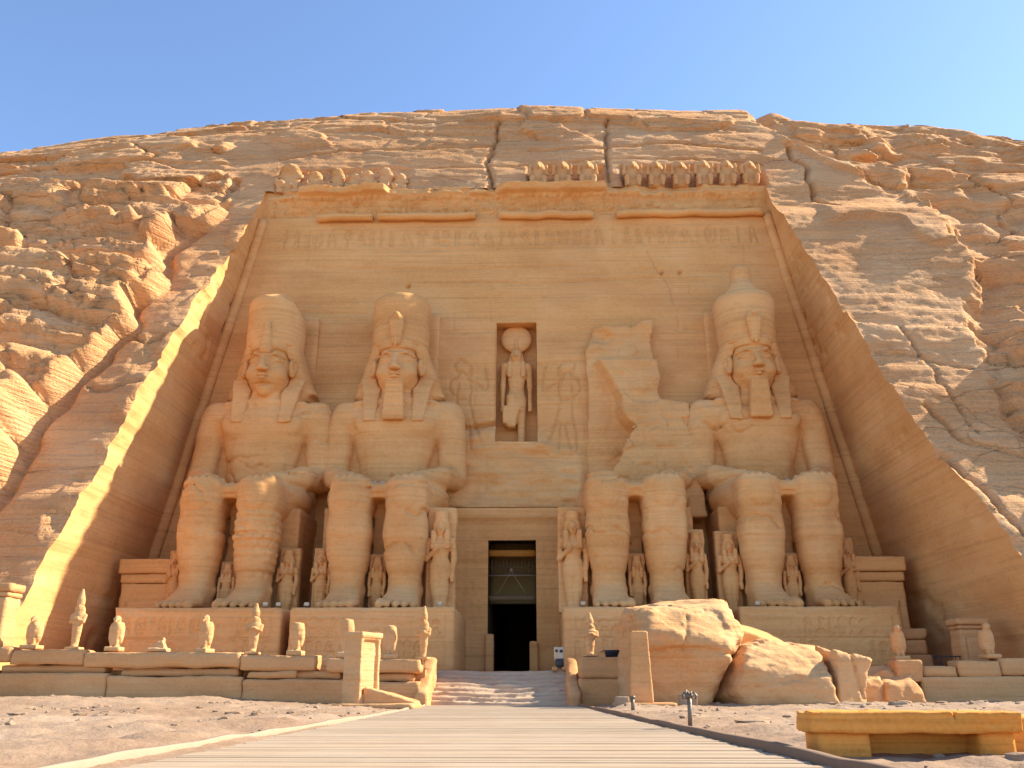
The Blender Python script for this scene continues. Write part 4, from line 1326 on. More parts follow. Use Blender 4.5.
v.loft([(1.9, -.1, -.1, .52, .34), (2.6, 0, -.05, .52, .34), (3.2, 0, 0, .44, .3), (3.35, 0, 0, .40, .28), (4.2, 0, 0, .5, .32), (4.75, 0, 0, .62, .32), (5.0, 0, 0, .36, .26)], 2, .1, 'u', 2.4, .12)
v.hull([(1, 0, -.25, -.02, 0, 1.2), (-1, 0, 0, -.75, 0, 1.2), (0, -1, 0, 0, -.5, 1), (0, 1, 0, 0, .1, 1), (0, 0, 1, 0, 0, 2.2), (-.35, 0, -1, -.4, 0, 1.05)], (-.9, -.6, .6), (.3, .3, 2.3), .1, 'u', .1)
v.ell((0, -.1, 5.4), (.34, .36, .42), .15)
v.cone((0, -.4, 5.38), (0, -.62, 5.18), .13, .05, .06)
v.rough(.025, (.8, .8, .3), 3, 9)
v.build("body", M_STATUE, ra)
q = Vol((-.8, -.6, 3.6), (.8, .6, 6.0), .05)
q.loft([(4.6, 0, .12, .5, .25), (5.3, 0, .08, .44, .32), (5.75, 0, .02, .3, .3)], 2, .1, 'u', 2.4, .1)
for s in (-1, 1): q.loft([(3.95, .36 * s, -.3, .12, .08), (4.3, .38 * s, -.28, .16, .12), (5.1, .36 * s, -.12, .14, .16)], 2, .08)
q.ell((0, -.32, 5.4), (.3, .4, .5), .04, 's')
q.build("headcloth", M_STATUE, ra)
d = Vol((-1, -.5, 5.4), (1, .5, 7.6), .05)
d.ell((0, .0, 6.55), (.88, .26, .88), .05); d.cone((0, -.28, 5.75), (0, -.27, 6.4), .06, .06, .05)
d.build("sun_disc", M_STATUE, ra)
ra.location.y = float(fac_y(16.5)) + .42
ra.rotation_euler.x = -math.atan(.122)

# ------------------------------------------------------------------ baboon frieze
def baboon(name, label, worn, group):
    root = thing(name, label, "baboon carving", (0, 0, 0), 0, group)
    v = Vol((-.95, -.85, -.05), (.95, .6, 2.25), .05)
    v.loft([(0, 0, 0, .55, .42), (.7, 0, 0, .52, .40), (1.3, 0, -.02, .60, .42), (1.6, 0, -.05, .4, .34)], 2, .12, 'u', 2.4, .15)
    v.ell((0, -.2, 1.62), (.36, .36, .34), .12); v.ell((0, -.5, 1.5), (.17, .24, .16), .08)
    v.ell((0, -.05, 1.5), (.56, .36, .46), .15)
    for s in (-1, 1):
        v.cone((.5 * s, -.1, 1.25), (.62 * s, -.42, .95), .16, .13, .08); v.cone((.62 * s, -.42, .95), (.56 * s, -.5, 1.5), .12, .1, .06)
        v.cone((.38 * s, -.25, .3), (.42 * s, -.55, .62), .22, .2, .1); v.cone((.42 * s, -.55, .62), (.40 * s, -.55, .05), .17, .14, .08)
        v.ell((.17 * s, -.5, 1.72), (.07, .07, .06), .04, 's')
    v.rough(.05 if not worn else .2, (.5, .5, .35), 4, 5 if not worn else 8)
    if worn: v.ell((.2, -.7, 1.2), (.7, .35, .5), .25, 's')
    v.build("body", M_BOULD, root)
    b = Vol((-.7, -.1, -.05), (.7, .9, 2.0), .08)
    b.box((0, .45, .85), (.34, .3, .85), .05, .05); b.rough(.05, (.5, .5, .4), 3, 4)
    b.build("back_stone", M_BOULD, root)
    return root


def cliff_ledge_y(z): return float(prof_y(np.array([0.0]), np.array([z]))[0])


BY = cliff_ledge_y(31.4) + .48
bab = baboon("baboon_carving", "weathered baboon carving, one of the row of six at the right of the crest frieze", False, "right row of baboon carvings")
for i, x in enumerate((7.81, 9.36, 10.93, 12.45, 13.94, 15.44)):
    o = bab if i == 0 else dup(bab, (0, 0, 0))
    o.location = (x, BY + .03 * math.sin(i * 3), 31.42); o.scale = (.92, 1, 1.02 - .03 * (i % 3))
    o["label"] = ["leftmost baboon carving of the row of six, beside the long crack", "second baboon carving from the left in the row of six", "third baboon carving from the left in the row of six",
                  "third baboon carving from the right end of the row of six", "next to last baboon carving at the right of the row of six", "rightmost baboon carving of the row of six at the end of the frieze"][i]
    o["group"] = "baboon carvings of the crest frieze"
for x, lb in ((1.63, "left baboon carving of the row of three above the door"), (3.22, "middle baboon carving of the row of three above the door"), (4.86, "right baboon carving of the row of three above the door")):
    o = dup(bab, (x, BY, 31.42), None, lb, (.95, 1, 1.05)); o["group"] = "baboon carvings of the crest frieze"
wb = baboon("baboon_carving", "large weathered stump at the left end of the eroded baboon row", True, "baboon carvings of the crest frieze")
wl = ["large weathered stump at the left end of the eroded baboon row", "second stump from the left in the eroded baboon row", "third stump from the left in the eroded baboon row", "middle stump of the eroded baboon row",
      "stump right of the middle in the eroded baboon row", "next to last stump at the right of the eroded baboon row", "last stump at the right end of the eroded baboon row"]
for i, x in enumerate((-14.9, -13.2, -11.7, -10.5, -9.7, -8.5, -7.5)):
    o = wb if i == 0 else dup(wb, (0, 0, 0), None, wl[i])
    o.location = (x, BY + .28, 31.4); o.scale = (1.35, 1, 1.2) if i == 0 else (.85 + .1 * (i % 2), .8, .78 + .12 * (i % 3)); o.rotation_euler.z = .4 * math.sin(i * 2.1)

# ------------------------------------------------------------------ terrace walls
def wall(name, label, segs, x_off):
    """segs: (kind, x0, x1, y_front, depth, z0, z1)"""
    root = thing(name, label, "wall", (x_off, 33.0, 0))
    for i, (k, x0, x1, yf, dp, z0, z1) in enumerate(segs):
        rough_box(k, (x1 - x0, dp, z1 - z0), M_BLOCK, root, ((x0 + x1) / 2 - x_off, yf + dp / 2 - 33.0, z0), .12, .035, .05, 1.5, i + int(abs(x_off) * 3))
    return root


def lz(x): return .024 * max(0, -x - 3.5)


segs = []
xs = [-23.5, -18.6, -14.2, -9.3, -5.6, -2.95]
for a, b in zip(xs[:-1], xs[1:]):
    m = (a + b) / 2
    segs.append(("base_course", a + .01, b - .01, 32.95, 1.0, -.2, .78 + lz(m)))
    segs.append(("middle_course", a + .3, b - .25, 33.22, .7, .79 + lz(m), 1.06 + lz(m)))
xs = [-23.5, -17.9, -15.2, -9.5, -6.75, -6.35, -2.95]
for a, b in zip(xs[:-1], xs[1:]):
    if b - a < .6: continue
    m = (a + b) / 2
    segs.append(("cap_stone", a + .012, b - .012, 33.0 + .04 * math.sin(m * 3), 1.0, 1.07 + lz(m), 1.60 + lz(m) - (.06 if b > -6.5 else 0)))
segs.append(("joint_stone", -9.2, -7.4, 33.04, .5, .80 + lz(-8), 1.05 + lz(-8)))
wall("terrace_wall", "long stepped stone terrace wall left of the stairs with statuettes along its top", segs, -12.0)
segs = [("base_course", 2.75, 4.9, 33.3, .9, -.1, .9), ("cap_stone", 2.75, 4.75, 33.25, 1.0, .91, 1.66)]
wall("terrace_wall", "short terrace wall between the stairs and the round boulder with dark tubs on top", segs, 3.8)
segs = [("base_course", 14.7, 19.2, 32.9, 1.2, -.1, .95), ("base_course", 19.22, 25, 32.9, 1.2, -.1, 1.0),
        ("cap_stone", 14.9, 16.1, 33.1, .9, .96, 1.32), ("cap_stone", 16.15, 17.6, 33.05, .9, .96, 1.5), ("cap_stone", 17.65, 19.9, 33.05, .9, 1.01, 1.6), ("cap_stone", 19.95, 25, 33.05, .9, 1.01, 1.6)]
wall("terrace_wall", "low broken terrace wall at the far right beside the boulders", segs, 18.0)

# stairs
pts = []
ny = 8
for k in range(ny):
    y0 = 33.75 + k * .37; z0 = .0 + k * .155
    pts += [(y0, z0 - .05), (y0 + .03, z0 + .08), (y0 + .06, z0 + .145), (y0 + .14, z0 + .155), (y0 + .25, z0 + .155), (y0 + .36, z0 + .15)]
pts += [(y, 1.235) for y in np.arange(36.75, 46.1, .35)]
sx = np.arange(-2.75, 2.76, .09)
P = np.array(pts)
SX = sx[:, None] + 0 * P[None, :, 0]; SY = P[None, :, 0] + 0 * SX; SZ = P[None, :, 1] + 0 * SX
wear = .5 * fbm(SX / .5, SY / .3, None, 5, 121, .6)
st_amp = np.where(SY < 36.8, 1, .25)
SZ = SZ + st_amp * (.10 * wear - .06 * np.exp(-(SX / 1.4) ** 2)); SY = SY + st_amp * .07 * fbm(SX / .7, SZ / .2, None, 3, 123)
structure(mesh_obj("entrance_stairs", np.stack([SX, SY, SZ], -1), gridfaces(len(sx), len(P)), M_STEP))


def cheek(label, x, w_, seed, y0, y1, z0, z1):
    root = Vol((x - w_ - .2, y0 - .3, -.3), (x + w_ + .2, y1 + .3, z1 + .4), .07)
    root.hull([(1, 0, 0, x + w_, 0, 0), (-1, 0, 0, x - w_, 0, 0), (0, -1, -.08, 0, y0, .2), (0, 1, 0, 0, y1, 0), (0, -(z1 - z0), y1 - y0 - .5, 0, y0 + .2, z0), (0, 0, 1, 0, 0, z1), (0, 0, -1, 0, 0, -.2)],
              (x - w_, y0 - .2, -.2), (x + w_, y1, z1), .05, 'u', .14)
    root.rough(.07, (.6, .6, .4), 4, seed)
    return tag(root.build("stair_cheek", M_BLOCK), label, "stair wall")


cheek("sloping stone side wall on the left of the entrance stairs", -2.86, .24, 3, 32.7, 35.7, .55, 1.72)
cheek("sloping stone side wall on the right of the entrance stairs by the white sign", 2.55, .22, 5, 32.8, 35.7, .5, 1.7)

# ------------------------------------------------------------------ statuettes on the terrace
GS = "statuettes along the terrace wall"


def falcon(label, headless=False, slim=False):
    root = thing("falcon_statuette", label, "statuette", (0, 0, 0), 0, GS)
    v = Vol((-.45, -.5, 0), (.45, .6, 1.45), .026)
    wd = .8 if slim else 1.0
    v.loft([(.12, 0, .05, .12 * wd, .14), (.3, 0, .02, .2 * wd, .18), (.6, 0, .0, .27 * wd, .22), (.8, 0, -.02, .27 * wd, .22), (.98, 0, -.04, .17 * wd, .17)], 2, .05, 'u', 2.2, .06)
    for s in (-1, 1):
        v.ell((.21 * wd * s, .06, .62), (.1, .2, .36), .04)
        v.cone((.09 * s, -.1, .14), (.09 * s, -.1, .34), .07, .09, .04); v.box((.09 * s, -.17, .13), (.06, .1, .04), .02, .03)
    v.box((0, .22, .25), (.12, .08, .22), .04, .06)
    if not headless:
        v.ell((0, -.08, 1.06), (.15, .17, .14), .06); v.cone((0, -.2, 1.06), (0, -.3, .98), .07, .03, .04)
        for s in (-1, 1): v.ell((.13 * s, -.15, 1.09), (.03, .04, .03), .02)
    v.rough(.02, (.25, .25, .2), 3, 4 if headless else 2)
    v.build("falcon_body", M_BOULD, root)
    rough_box("plinth", (.62, .72, .15), M_BOULD, root, (0, 0, 0), .07, .02, .012, 1, 7)
    return root


def osiride(label):
    root = thing("king_statuette", label, "statuette", (0, 0, 0), 0, GS)
    v = Vol((-.45, -.4, 0), (.45, .4, 2.2), .026)
    v.loft([(.1, 0, -.04, .14, .2), (.25, 0, 0, .14, .13), (.7, 0, 0, .18, .15), (1.0, 0, 0, .22, .17), (1.22, 0, 0, .27, .18), (1.36, 0, 0, .16, .13)], 2, .05, 'u', 2.3, .05)
    for s in (-1, 1): v.cone((.27 * s, 0, 1.2), (.25 * s, -.08, .98), .08, .07, .04); v.cone((.25 * s, -.08, .98), (-.05 * s, -.2, 1.1), .07, .05, .04)
    v.ell((0, -.05, 1.48), (.12, .14, .16), .06)
    v.loft([(1.15, 0, .02, .2, .1), (1.4, 0, .02, .22, .13), (1.6, 0, 0, .16, .14)], 2, .05)
    v.rough(.018, (.25, .25, .15), 3, 3)
    v.build("figure", M_BOULD, root)
    q = Vol((-.3, -.3, 1.5), (.3, .3, 2.3), .026)
    q.loft([(1.56, 0, 0, .15, .15), (1.75, 0, 0, .16, .16), (1.95, 0, 0, .10, .1), (2.08, 0, 0, .06, .06), (2.14, 0, 0, .06, .06)], 2, .03, 'u', 2, .04)
    q.build("crown", M_BOULD, root)
    rough_box("plinth", (.55, .6, .12), M_BOULD, root, (0, 0, 0), .07, .02, .012, 1, 9)
    return root


TOP = lambda x: 1.60 + lz(x) - (.05 if x > -6.5 else 0)
fa = falcon("stout falcon statuette at the far left of the terrace, left of the tall king statuette")
fh = falcon("headless falcon statuette in front of the gap between the two left pedestals", True)
fs = falcon("slim headless statuette on the terrace, left of the upright stele", True, True)
os_ = osiride("tallest king statuette with pointed crown near the left end of the terrace wall")
YS = 33.5
fa.location = (-17.45, YS, TOP(-17.4)); fa.scale = (.9, .95, 1.0)
os_.location = (-15.85, YS, TOP(-15.8)); os_.scale = (.9, .95, 1.04)
dup(fa, (-14.35, YS, TOP(-14.3)), .15, "falcon statuette just left of the far left carved pedestal", (.86, .95, 1.06))
dup(fa, (-11.0, YS, TOP(-11)), -.2, "slender falcon statuette in front of the middle of the far left pedestal", (.78, .9, 1.15))
dup(os_, (-9.2, YS, TOP(-9.2)), .1, "king statuette with a short crown by the right end of the far left pedestal", (.95, 1, .86))
fh.location = (-7.6, YS, TOP(-7.6)); fh.scale = (.86, .95, 1.2)
fs.location = (-5.75, YS, TOP(-5.7)); fs.scale = (.95, .9, 1.42)
dup(fh, (-4.15, YS, TOP(-4.1)), .3, "headless falcon statuette on the terrace just right of the upright stele", (.84, .95, 1.22))
dup(os_, (-2.62 - .3, YS + .1, TOP(-2.9)), -.1, "slim king statuette beside the left side wall of the stairs", (.8, .9, .9))
dup(os_, (3.2, 33.8, 1.66), .1, "shaded king statuette right of the stairs beside the dark tubs", (.95, 1, .74))
stub = Vol((-.5, -.4, 0), (.5, .4, .7), .03)
stub.box((0, 0, .07), (.36, .3, .08), .03, .03); stub.hull([(1, 0, .5, .28, 0, .2), (-1, 0, .9, -.2, 0, .2), (0, -1, .2, 0, -.18, .2), (0, 1, .2, 0, .18, .2), (0, 0, 1, 0, 0, .42)], (-.4, -.3, 0), (.4, .3, .5), .05, 'u', .05)
stub.ell((.16, 0, .42), (.06, .08, .12), .05); stub.rough(.03, (.2, .2, .15), 3, 6)
o = tag(stub.build("broken_statuette", M_BOULD, None, (-12.7, YS, TOP(-12.7))), "low broken stump of a statuette on the left terrace wall", "statuette", GS)
rough_box("square_stone", (.95, .9, .75), M_BLOCK, None, (14.35, 33.3, .78), .08, .05, .03, 1.2, 21)
tag(bpy.data.objects["square_stone"], "square stone base under the falcon statuette right of the boulders", "stone base")
dup(fa, (14.4, 33.7, 1.52), -.1, "shaded falcon statuette on a square stone base right of the boulders", (.85, .9, 1.05))
dup(fa, (17.55, 33.6, 1.58), .1, "shaded falcon statuette at the far right beside the small pylon", (.85, .9, 1.05))

# ------------------------------------------------------------------ side blocks and shrines
def cornice_block(name, label, cat, x, y, z, wdt, dep, hgt, mat, seed, rz=0.0):
    root = thing(name, label, cat, (x, y, z), rz)
    rough_box("body", (wdt, dep, hgt * .78), mat, root, (0, 0, 0), .12, .05, .03, 1, seed, (.97, .97))
    rough_box("cornice", (wdt * 1.12, dep * 1.08, hgt * .13), mat, root, (0, 0, hgt * .865), .1, .05, .02, 1, seed + 1)
    rough_box("frieze_band", (wdt * 1.02, dep * 1.0, hgt * .08), mat, root, (0, 0, hgt * .782), .1, .04, .02, 1, seed + 2)
    f = rough_box("door_frame", (wdt * .66, .12, hgt * .62), mat, root, (0, -dep / 2 - .02, .0), .1, .03, .01, 1, seed + 3)
    return root


cornice_block("side_altar", "tall shaded altar block with cornice in the right corner behind the far right pedestal", "altar", 17.55, 44.4, 1.2, 2.5, 2.6, 5.4, M_FACADE, 31)
cornice_block("side_altar", "tall shaded altar block with cornice in the left corner behind the far left pedestal", "altar", -17.7, 44.4, 1.2, 2.5, 2.6, 5.4, M_FACADE, 35)
cornice_block("small_pylon", "small pylon shaped block at the far right behind the falcon statuette", "altar", 18.35, 36.6, 1.2, 1.15, 1.0, 2.0, M_BLOCK, 39)
cornice_block("small_shrine", "sunlit shrine pillar with cornice at the far left edge of the terrace", "shrine", -19.15, 33.65, 1.98, 1.3, 1.0, 2.35, M_BLOCK, 43)
root = thing("stepped_block", "stepped stone block against the right side of the far right pedestal", "stone block", (17.5, 40.3, 1.2), 0)
rough_box("lower_course", (1.25, 1.3, .75), M_BLOCK, root, (0, 0, 0), .1, .05, .03, 1.2, 47)
rough_box("middle_course", (1.05, 1.25, .6), M_BLOCK, root, (-.08, 0, .755), .1, .05, .03, 1.2, 48)
rough_box("upper_course", (1.15, 1.3, .45), M_BLOCK, root, (-.04, 0, 1.36), .1, .05, .03, 1.2, 49)
fence = thing("railing", "low dark metal railing in the gap by the small pylon", "railing", (17.15, 36.2, 1.2))
tubes("rails", [[(-.55, 0, .55), (.55, 0, .55)], [(-.55, 0, .12), (.55, 0, .12)]], .022, M_BLACK, fence)
for x in np.linspace(-.52, .52, 7): tubes("bar", [[(float(x), 0, 0), (float(x), 0, .58)]], .016, M_BLACK, fence, None, 6)

# upright stele with framed side panel, and its sledge-like base
st = thing("stele", "tall upright stone stele with framed side panel standing before the left terrace wall", "stele", (-4.25, 28.8, .05), R(-26))
v = Vol((-.6, -.75, -.1), (.6, .75, 2.4), .035)
v.box((0, 0, 1.1), (.34, .52, 1.08), .03, .03, 'u', None, .94); v.box((0, 0, 2.1), (.37, .56, .08), .03, .02)
v.box((.36, 0, 1.15), (.12, .38, .8), .01, .02, 's')
v.rough(.022, (.4, .4, .3), 4, 3)
v.build("shaft", M_BOULD, st)
rb = thing("sloping_stone", "low sloping stone base running to the right from the upright stele", "stone base", (-3.55, 28.6, 0), R(-6))
v = Vol((-1.3, -.8, -.2), (1.6, .9, 1.0), .05)
v.hull([(.28, 0, 1, 0, 0, .50), (0, -1, 0, 0, -.3, 0), (0, 1, 0, 0, .45, 0), (1, 0, 0, 1.15, 0, 0), (-1, 0, 0, -.55, 0, 0)], (-.6, -.4, -.2), (1.2, .5, .8), .05, 'u', .1)
v.rough(.05, (.5, .5, .3), 4, 5); v.build("cheek_stone", M_BLOCK, rb)
rough_box("floor_slab", (2.5, 1.3, .16), M_BLOCK, rb, (-.1, -.1, -.03), .1, .05, .03, 1, 51)

# slanting stele in front of the round boulder
v = Vol((-.5, -.5, -.1), (.5, .5, 2.5), .04)
v.box((0, 0, 1.05), (.36, .26, 1.08), .04, .03, 'u', None, .72); v.rough(.03, (.5, .5, .4), 4, 8)
tag(v.build("tapered_stele", M_BOULD, None, (4.45, 29.0, .14)), "tapered stone slab standing in front of the round boulder", "stele")
rough_box("footing_stone", (1.9, 1.2, .2), M_BLOCK, None, (4.5, 28.7, -.04), .1, .06, .04, 1.3, 53)
tag(bpy.data.objects["footing_stone"], "flat rough footing stone under the tapered slab by the round boulder", "stone")

# ------------------------------------------------------------------ fallen boulders
v = Vol((3.6, 28.9, -.3), (9.0, 34.4, 4.0), .075)
v.hull([(-1, -.12, .04, 4.5, 31, 1.5), (-.05, -.12, 1, 6, 31.8, 3.36), (-.08, -1, -.16, 6, 29.95, 1.6), (.12, -.62, .78, 6, 30.35, 2.62), (1, -.25, .3, 7.95, 31, 2.5), (.85, -.25, -.5, 7.75, 31, 1.4), (0, 1, 0, 0, 33.9, 0), (0, 0, -1, 0, 0, -.2), (-.6, -.5, .6, 4.75, 30.5, 2.8)],
       (4.2, 29.3, -.2), (8.4, 34, 3.5), .1, 'u', .28)
v.ell((7.75, 31.6, 2.35), (.62, .9, .62), .25)
v.warp(lambda x, y, z: .10 * np.exp(-((z - 1.55 - .25 * np.sin((x - 4.4) * .9)) / .05) ** 2) * (x > 4.7))
v.warp(lambda x, y, z: .12 * np.exp(-((x - 6.2 - .3 * (z - 2.5)) / .05) ** 2) * (z > 1.7) * (z < 2.9))
v.rough(.17, (1.3, 1.3, .7), 5, 12)
v.warp(lambda x, y, z: .06 * fbm(x / .3, y / .3, z / .16, 4, 14, .6) + .06 * sstep(0, .15, worley(x / .8 + .4 * y, z / .55 + .3 * y, 16)[2]) * sstep(1.8, 2.6, z))
tag(v.build("round_boulder", M_BOULD), "largest fallen boulder, rounded, right of the stairs behind the tapered slab", "boulder", "fallen blocks before the broken colossus")
v = Vol((6.6, 28.9, -.3), (11.4, 33.8, 2.9), .07)
v.hull([(-.86, -.2, .46, 7.55, 31, 1.05), (-.6, -.3, -.6, 7.35, 30.5, .4), (-.24, 0, 1, 9.1, 31, 2.16), (.2, -.08, 1, 9.1, 31, 2.16), (-.06, -1, -.22, 9, 29.75, .7), (.1, -.66, .75, 9, 30.15, 1.42), (1, 0, 0, 10.75, 31, 1), (0, 1, 0, 0, 33, 0), (0, 0, -1, 0, 0, -.2)],
       (6.9, 29.3, -.2), (10.9, 33.2, 2.3), .1, 'u', .16)
v.warp(lambda x, y, z: .08 * np.exp(-((z - .75 - .2 * (x - 9)) / .05) ** 2) * (x > 8.2))
v.rough(.16, (1.1, 1.1, .5), 5, 15)
v.warp(lambda x, y, z: .05 * fbm(x / .3, y / .3, z / .16, 4, 18, .6) + .05 * sstep(0, .15, worley(x / .7 + .4 * y, z / .4 + .3 * y, 19)[2]) * sstep(1.0, 1.5, z))
tag(v.build("fallen_block", M_BOULD), "wedge-shaped fallen block lying right of the round boulder with a bright upper edge", "boulder", "fallen blocks before the broken colossus")
v = Vol((10.4, 29.0, -.3), (12.9, 33.4, 2.4), .07)
v.hull([(-1, 0, 0, 10.82, 31, 1), (.24, -.06, 1, 10.8, 31, 1.86), (1, 0, -.32, 12.15, 31, 1.35), (.3, -1, -.05, 10.9, 29.95, .7), (0, 1, 0, 0, 32.9, 0), (0, 0, -1, 0, 0, -.2)], (10.6, 29.4, -.2), (12.6, 33, 2.1), .1, 'u', .12)
v.warp(lambda x, y, z: .12 * np.exp(-((x - 11.75 + .2 * z) / .05) ** 2) * (z > .2))
v.rough(.13, (1.1, 1.1, .6), 5, 18)
v.warp(lambda x, y, z: .05 * fbm(x / .3, y / .3, z / .16, 4, 21, .6))
tag(v.build("split_block", M_BOULD), "upright piece split off the right end of the wedge-shaped fallen block", "boulder", "fallen blocks before the broken colossus")
v = Vol((7.6, 32.8, .4), (11.6, 35.6, 3.2), .08)
v.hull([(-.3, -.3, 1, 8.6, 34, 2.75), (.35, -.25, 1, 8.8, 34, 2.75), (0, -1, -.1, 0, 33.2, 1.5), (0, 1, 0, 0, 35.2, 0), (1, 0, 0, 11.2, 0, 0), (-1, 0, 0, 7.9, 0, 0)], (7.8, 33, .4), (11.3, 35.4, 3), .1, 'u', .15)
v.rough(.14, (1.2, 1.2, .5), 5, 19)
tag(v.build("back_boulder", M_STATUE), "sloping rock slab lying behind the wedge-shaped block before the pedestals", "boulder", "fallen blocks before the broken colossus")
for i, (x, y, a, b, c, lb) in enumerate(((12.75, 32.6, .62, .6, .62, "dark rough rock just right of the split-off boulder piece"), (13.75, 32.5, .75, .6, .60, "reddish cracked rock at the foot of the square falcon base"), (13.3, 33.4, .9, .6, .8, "rough rock wedged behind the two small rocks near the falcon base"))):
    v = Vol((-1.3, -1.1, -.3), (1.3, 1.1, 1.6), .06)
    v.hull([(1, -.2, .3, a, 0, .3), (-1, -.1, .25, -a, 0, .3), (.1, -1, .2, 0, -b, .3), (0, 1, 0, 0, b, 0), (-.15, -.2, 1, 0, 0, c * 1.5), (0, 0, -1, 0, 0, -.2)], (-1.2, -1, -.2), (1.2, 1, 1.5), .05, 'u', .12)
    v.rough(.16, (.6, .6, .4), 4, 30 + i)
    tag(v.build("rubble_rock", M_BLOCK, None, (x, y, 0)), lb, "rock", "small rocks right of the boulders")

# ------------------------------------------------------------------ stone bench in the right foreground
bn = thing("stone_bench", "yellow stone bench with a long lintel seat in the right foreground", "bench", (4.56, 8.78, -.03), R(-1.5))
bn.scale = (.875, 1, .97)
v = Vol((-1.1, -.35, .15), (1.1, .4, .5), .02)
v.box((-.31, 0, .308), (.73, .27, .098), .014, .01); v.box((.76, 0, .305), (.335, .27, .097), .014, .005)
v.warp(lambda x, y, z: .014 * (sstep(.5, .9, x) * sstep(.36, .30, z + .06 * np.sin(x * 6)) * (y < -.2)))
v.rough(.012, (.2, .2, .12), 5, 3)
v.warp(lambda x, y, z: .02 * sstep(.35, .7, vnoise(x / .11, z / .09, y / .11)) * sstep(.33, .40, z) + .012 * sstep(.4, .7, vnoise(x / .16, z / .05, y / .2, 4)))
v.build("seat", M_GOLD, bn)
rough_box("support", (.52, .44, .235), M_GOLD, bn, (-.70, .02, -.02), .05, .012, .006, 1, 61)
rough_box("support", (.36, .44, .235), M_GOLD, bn, (.84, .02, -.02), .05, .012, .006, 1, 62)
rough_box("back_stone", (1.2, .2, .23), M_GOLD, bn, (.10, .2, -.02), .05, .012, .006, 1, 63)
rough_box("end_block", (.9, .5, .34), M_GOLD, None, (5.98, 9.2, -.03), .05, .02, .01, 1, 64)
tag(bpy.data.objects["end_block"], "yellow stone block cut off by the right edge beside the bench", "stone block")

# ------------------------------------------------------------------ small things
sg = thing("visitor_sign", "small white notice board with black pictograms on a stand at the top of the stairs", "sign", (2.12, 36.35, 1.22), 0)
rough_box("board", (.40, .035, .50), M_WHITE, sg, (0, 0, .40), .1, .006, 0, 0, 1)
rough_box("dark_panel", (.30, .012, .34), M_BLACK, sg, (.02, -.026, .12), .1, .003, 0, 0, 1)
for x, z, a in ((-.1, .76, .10), (.085, .75, .13)):
    rough_box("pictogram", (a, .012, .11), M_BLACK, sg, (x, -.024, z - .06), .1, .002, 0, 0, 1)
for x in (-.15, .16): tubes("leg", [[(x, 0, 0), (x, 0, .5)]], .02, M_METAL, sg)
rough_box("foot_stone", (.22, .24, .16), M_BLOCK, sg, (-.18, -.02, 0), .06, .03, .01, 1, 2)
rough_box("foot_stone", (.2, .24, .15), M_BLOCK, sg, (.2, -.02, 0), .06, .03, .01, 1, 3)


def tub(label, loc, s):
    root = thing("plastic_tub", label, "tub", loc, 0, "dark blue tubs on the terrace")
    n = 28; V = []; F = []
    prof = [(.0, .02), (.33, .02), (.36, .0), (.45, .40), (.52, .42), (.53, .47), (.47, .47), (.43, .42), (.33, .06), (0, .06)]
    for i, (r_, z) in enumerate(prof):
        for j in range(n): V.append((r_ * math.cos(2 * math.pi * j / n), r_ * math.sin(2 * math.pi * j / n), z))
        if i:
            for j in range(n): F.append([(i - 1) * n + j, (i - 1) * n + (j + 1) % n, i * n + (j + 1) % n, i * n + j])
    mesh_obj("tub_body", V, F, M_TUB, root)
    for k in (-1, 1): tubes("handle", [[(.5 * k, -.1, .40), (.62 * k, -.08, .36), (.62 * k, .08, .36), (.5 * k, .1, .40)]], .02, M_TUB, root)
    root.scale = (s, s, s * .8)
    return root


tub("wider dark blue tub on the short terrace wall beside the stairs", (3.98, 33.75, 1.66), .62)
tub("smaller dark blue tub half hidden by the round boulder", (4.72, 33.9, 1.66), .5)


def floodlight(label, loc, s=.7, rz=0.0):
    root = thing("floodlight", label, "floodlight", loc, rz, "small pale floodlights on the colossi")
    rough_box("housing", (.26, .2, .2), M_WHITE, root, (0, 0, .1), .06, .03, 0, 0, 1)
    tubes("bracket", [[(-.16, 0, .2), (-.16, 0, .02), (.16, 0, .02), (.16, 0, .2)]], .018, M_METAL, root)
    root.scale = (s, s, s)
    return root


def on_lap(i, dx, dy=-4.9): return (STAT[i][0] + dx * K, S_Y + dy * K, PED_Z + 5.56 * K)


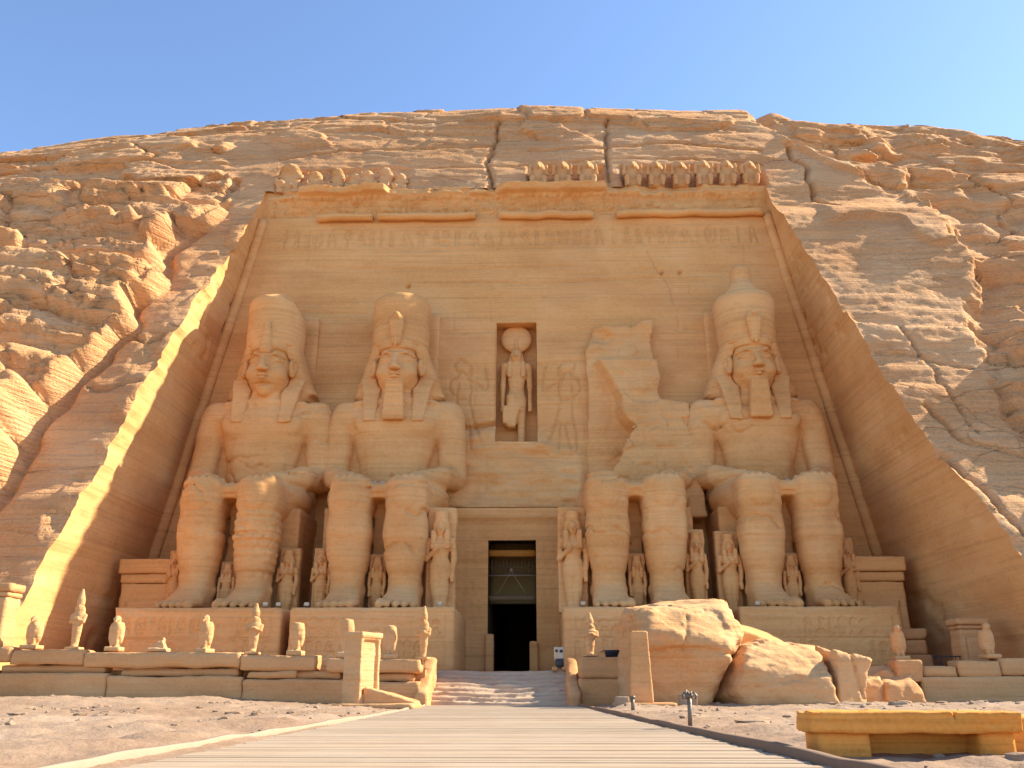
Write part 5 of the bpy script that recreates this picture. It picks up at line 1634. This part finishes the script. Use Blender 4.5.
f0 = floodlight("pale floodlight on the lap of the far left colossus between its hands", on_lap(0, -.25))
for lb, lc in (("left of two pale floodlights on the lap of the bearded colossus left of the door", on_lap(1, -.35)), ("right of two pale floodlights on the lap of the bearded colossus left of the door", on_lap(1, .02)),
               ("left pale floodlight on the lap of the broken colossus", on_lap(2, -.75)), ("middle pale floodlight on the lap of the broken colossus", on_lap(2, -.3)), ("right pale floodlight on the lap of the broken colossus", on_lap(2, .55)),
               ("left pale floodlight on the lap of the far right colossus", on_lap(3, -.5)), ("right pale floodlight on the lap of the far right colossus", on_lap(3, .3)),
               ("pale floodlight on the far left pedestal right of the big foot", (-10.7, 39.6, PED_Z)), ("pale floodlight near the right end of the far left pedestal", (-10.15, 39.7, PED_Z)),
               ("pale floodlight at the left end of the pedestal left of the door", (-8.9, 39.7, PED_Z)), ("pale floodlight at the right end of the pedestal left of the door", (-2.98, 39.6, PED_Z)),
               ("pale floodlight at the left end of the broken colossus pedestal", (3.29, 39.6, PED_Z)), ("pale floodlight on the broken colossus pedestal above the round boulder", (9.12, 39.7, PED_Z)),
               ("pale floodlight at the left end of the far right pedestal", (10.9, 39.7, PED_Z))):
    dup(f0, lc, None, lb, .8)
for lb, x, y, sz, hh in (("pale square block on the ground left of the tapered slab", 3.75, 28.0, .42, .36), ("pale square block on the ground in front of the round boulder", 5.65, 27.6, .52, .42), ("pale square block on the ground in front of the split-off boulder piece", 12.3, 29.0, .48, .2)):
    o = rough_box("pale_block", (sz, .4, hh), M_SAND, None, (x, y, -.02), .06, .02, .01, .6, int(x * 10))
    tag(o, lb, "stone block", "pale square blocks on the ground")

ps = thing("rope_post", "short weathered metal post with hooks on top standing beside the boardwalk", "post", (3.42, 13.8, -.04))
tubes("shaft", [[(0, 0, 0), (.015, 0, .5)]], .033, M_METAL, ps, None, 12)
tubes("base_plate", [[(0, 0, 0), (0, 0, .03)]], .09, M_METAL, ps, None, 14)
tubes("cap", [[(.015, 0, .47), (.015, 0, .53)]], .05, M_METAL, ps, None, 12)
hk = []
for k in range(8):
    a = k * math.pi / 4 + .2; c_, s_ = math.cos(a), math.sin(a); L_ = .07 + .03 * ((k * 3) % 4) / 3
    hk.append([(.015, 0, .50 + .012 * (k % 3)), (.015 + c_ * L_, s_ * L_, .53 + .02 * (k % 3)), (.015 + c_ * (L_ + .04), s_ * (L_ + .04), .50), (.015 + c_ * (L_ + .02), s_ * (L_ + .02), .455)])
tubes("hooks", hk, .013, M_METAL, ps)
p2 = thing("rope_post", "small short post near the flat footing stone of the tapered slab", "post", (3.7, 24.4, -.04))
tubes("shaft", [[(0, 0, 0), (0, 0, .38)]], .05, M_METAL, p2, None, 10)
tubes("cap", [[(0, 0, .36), (0, 0, .42)]], .075, M_METAL, p2, None, 10)
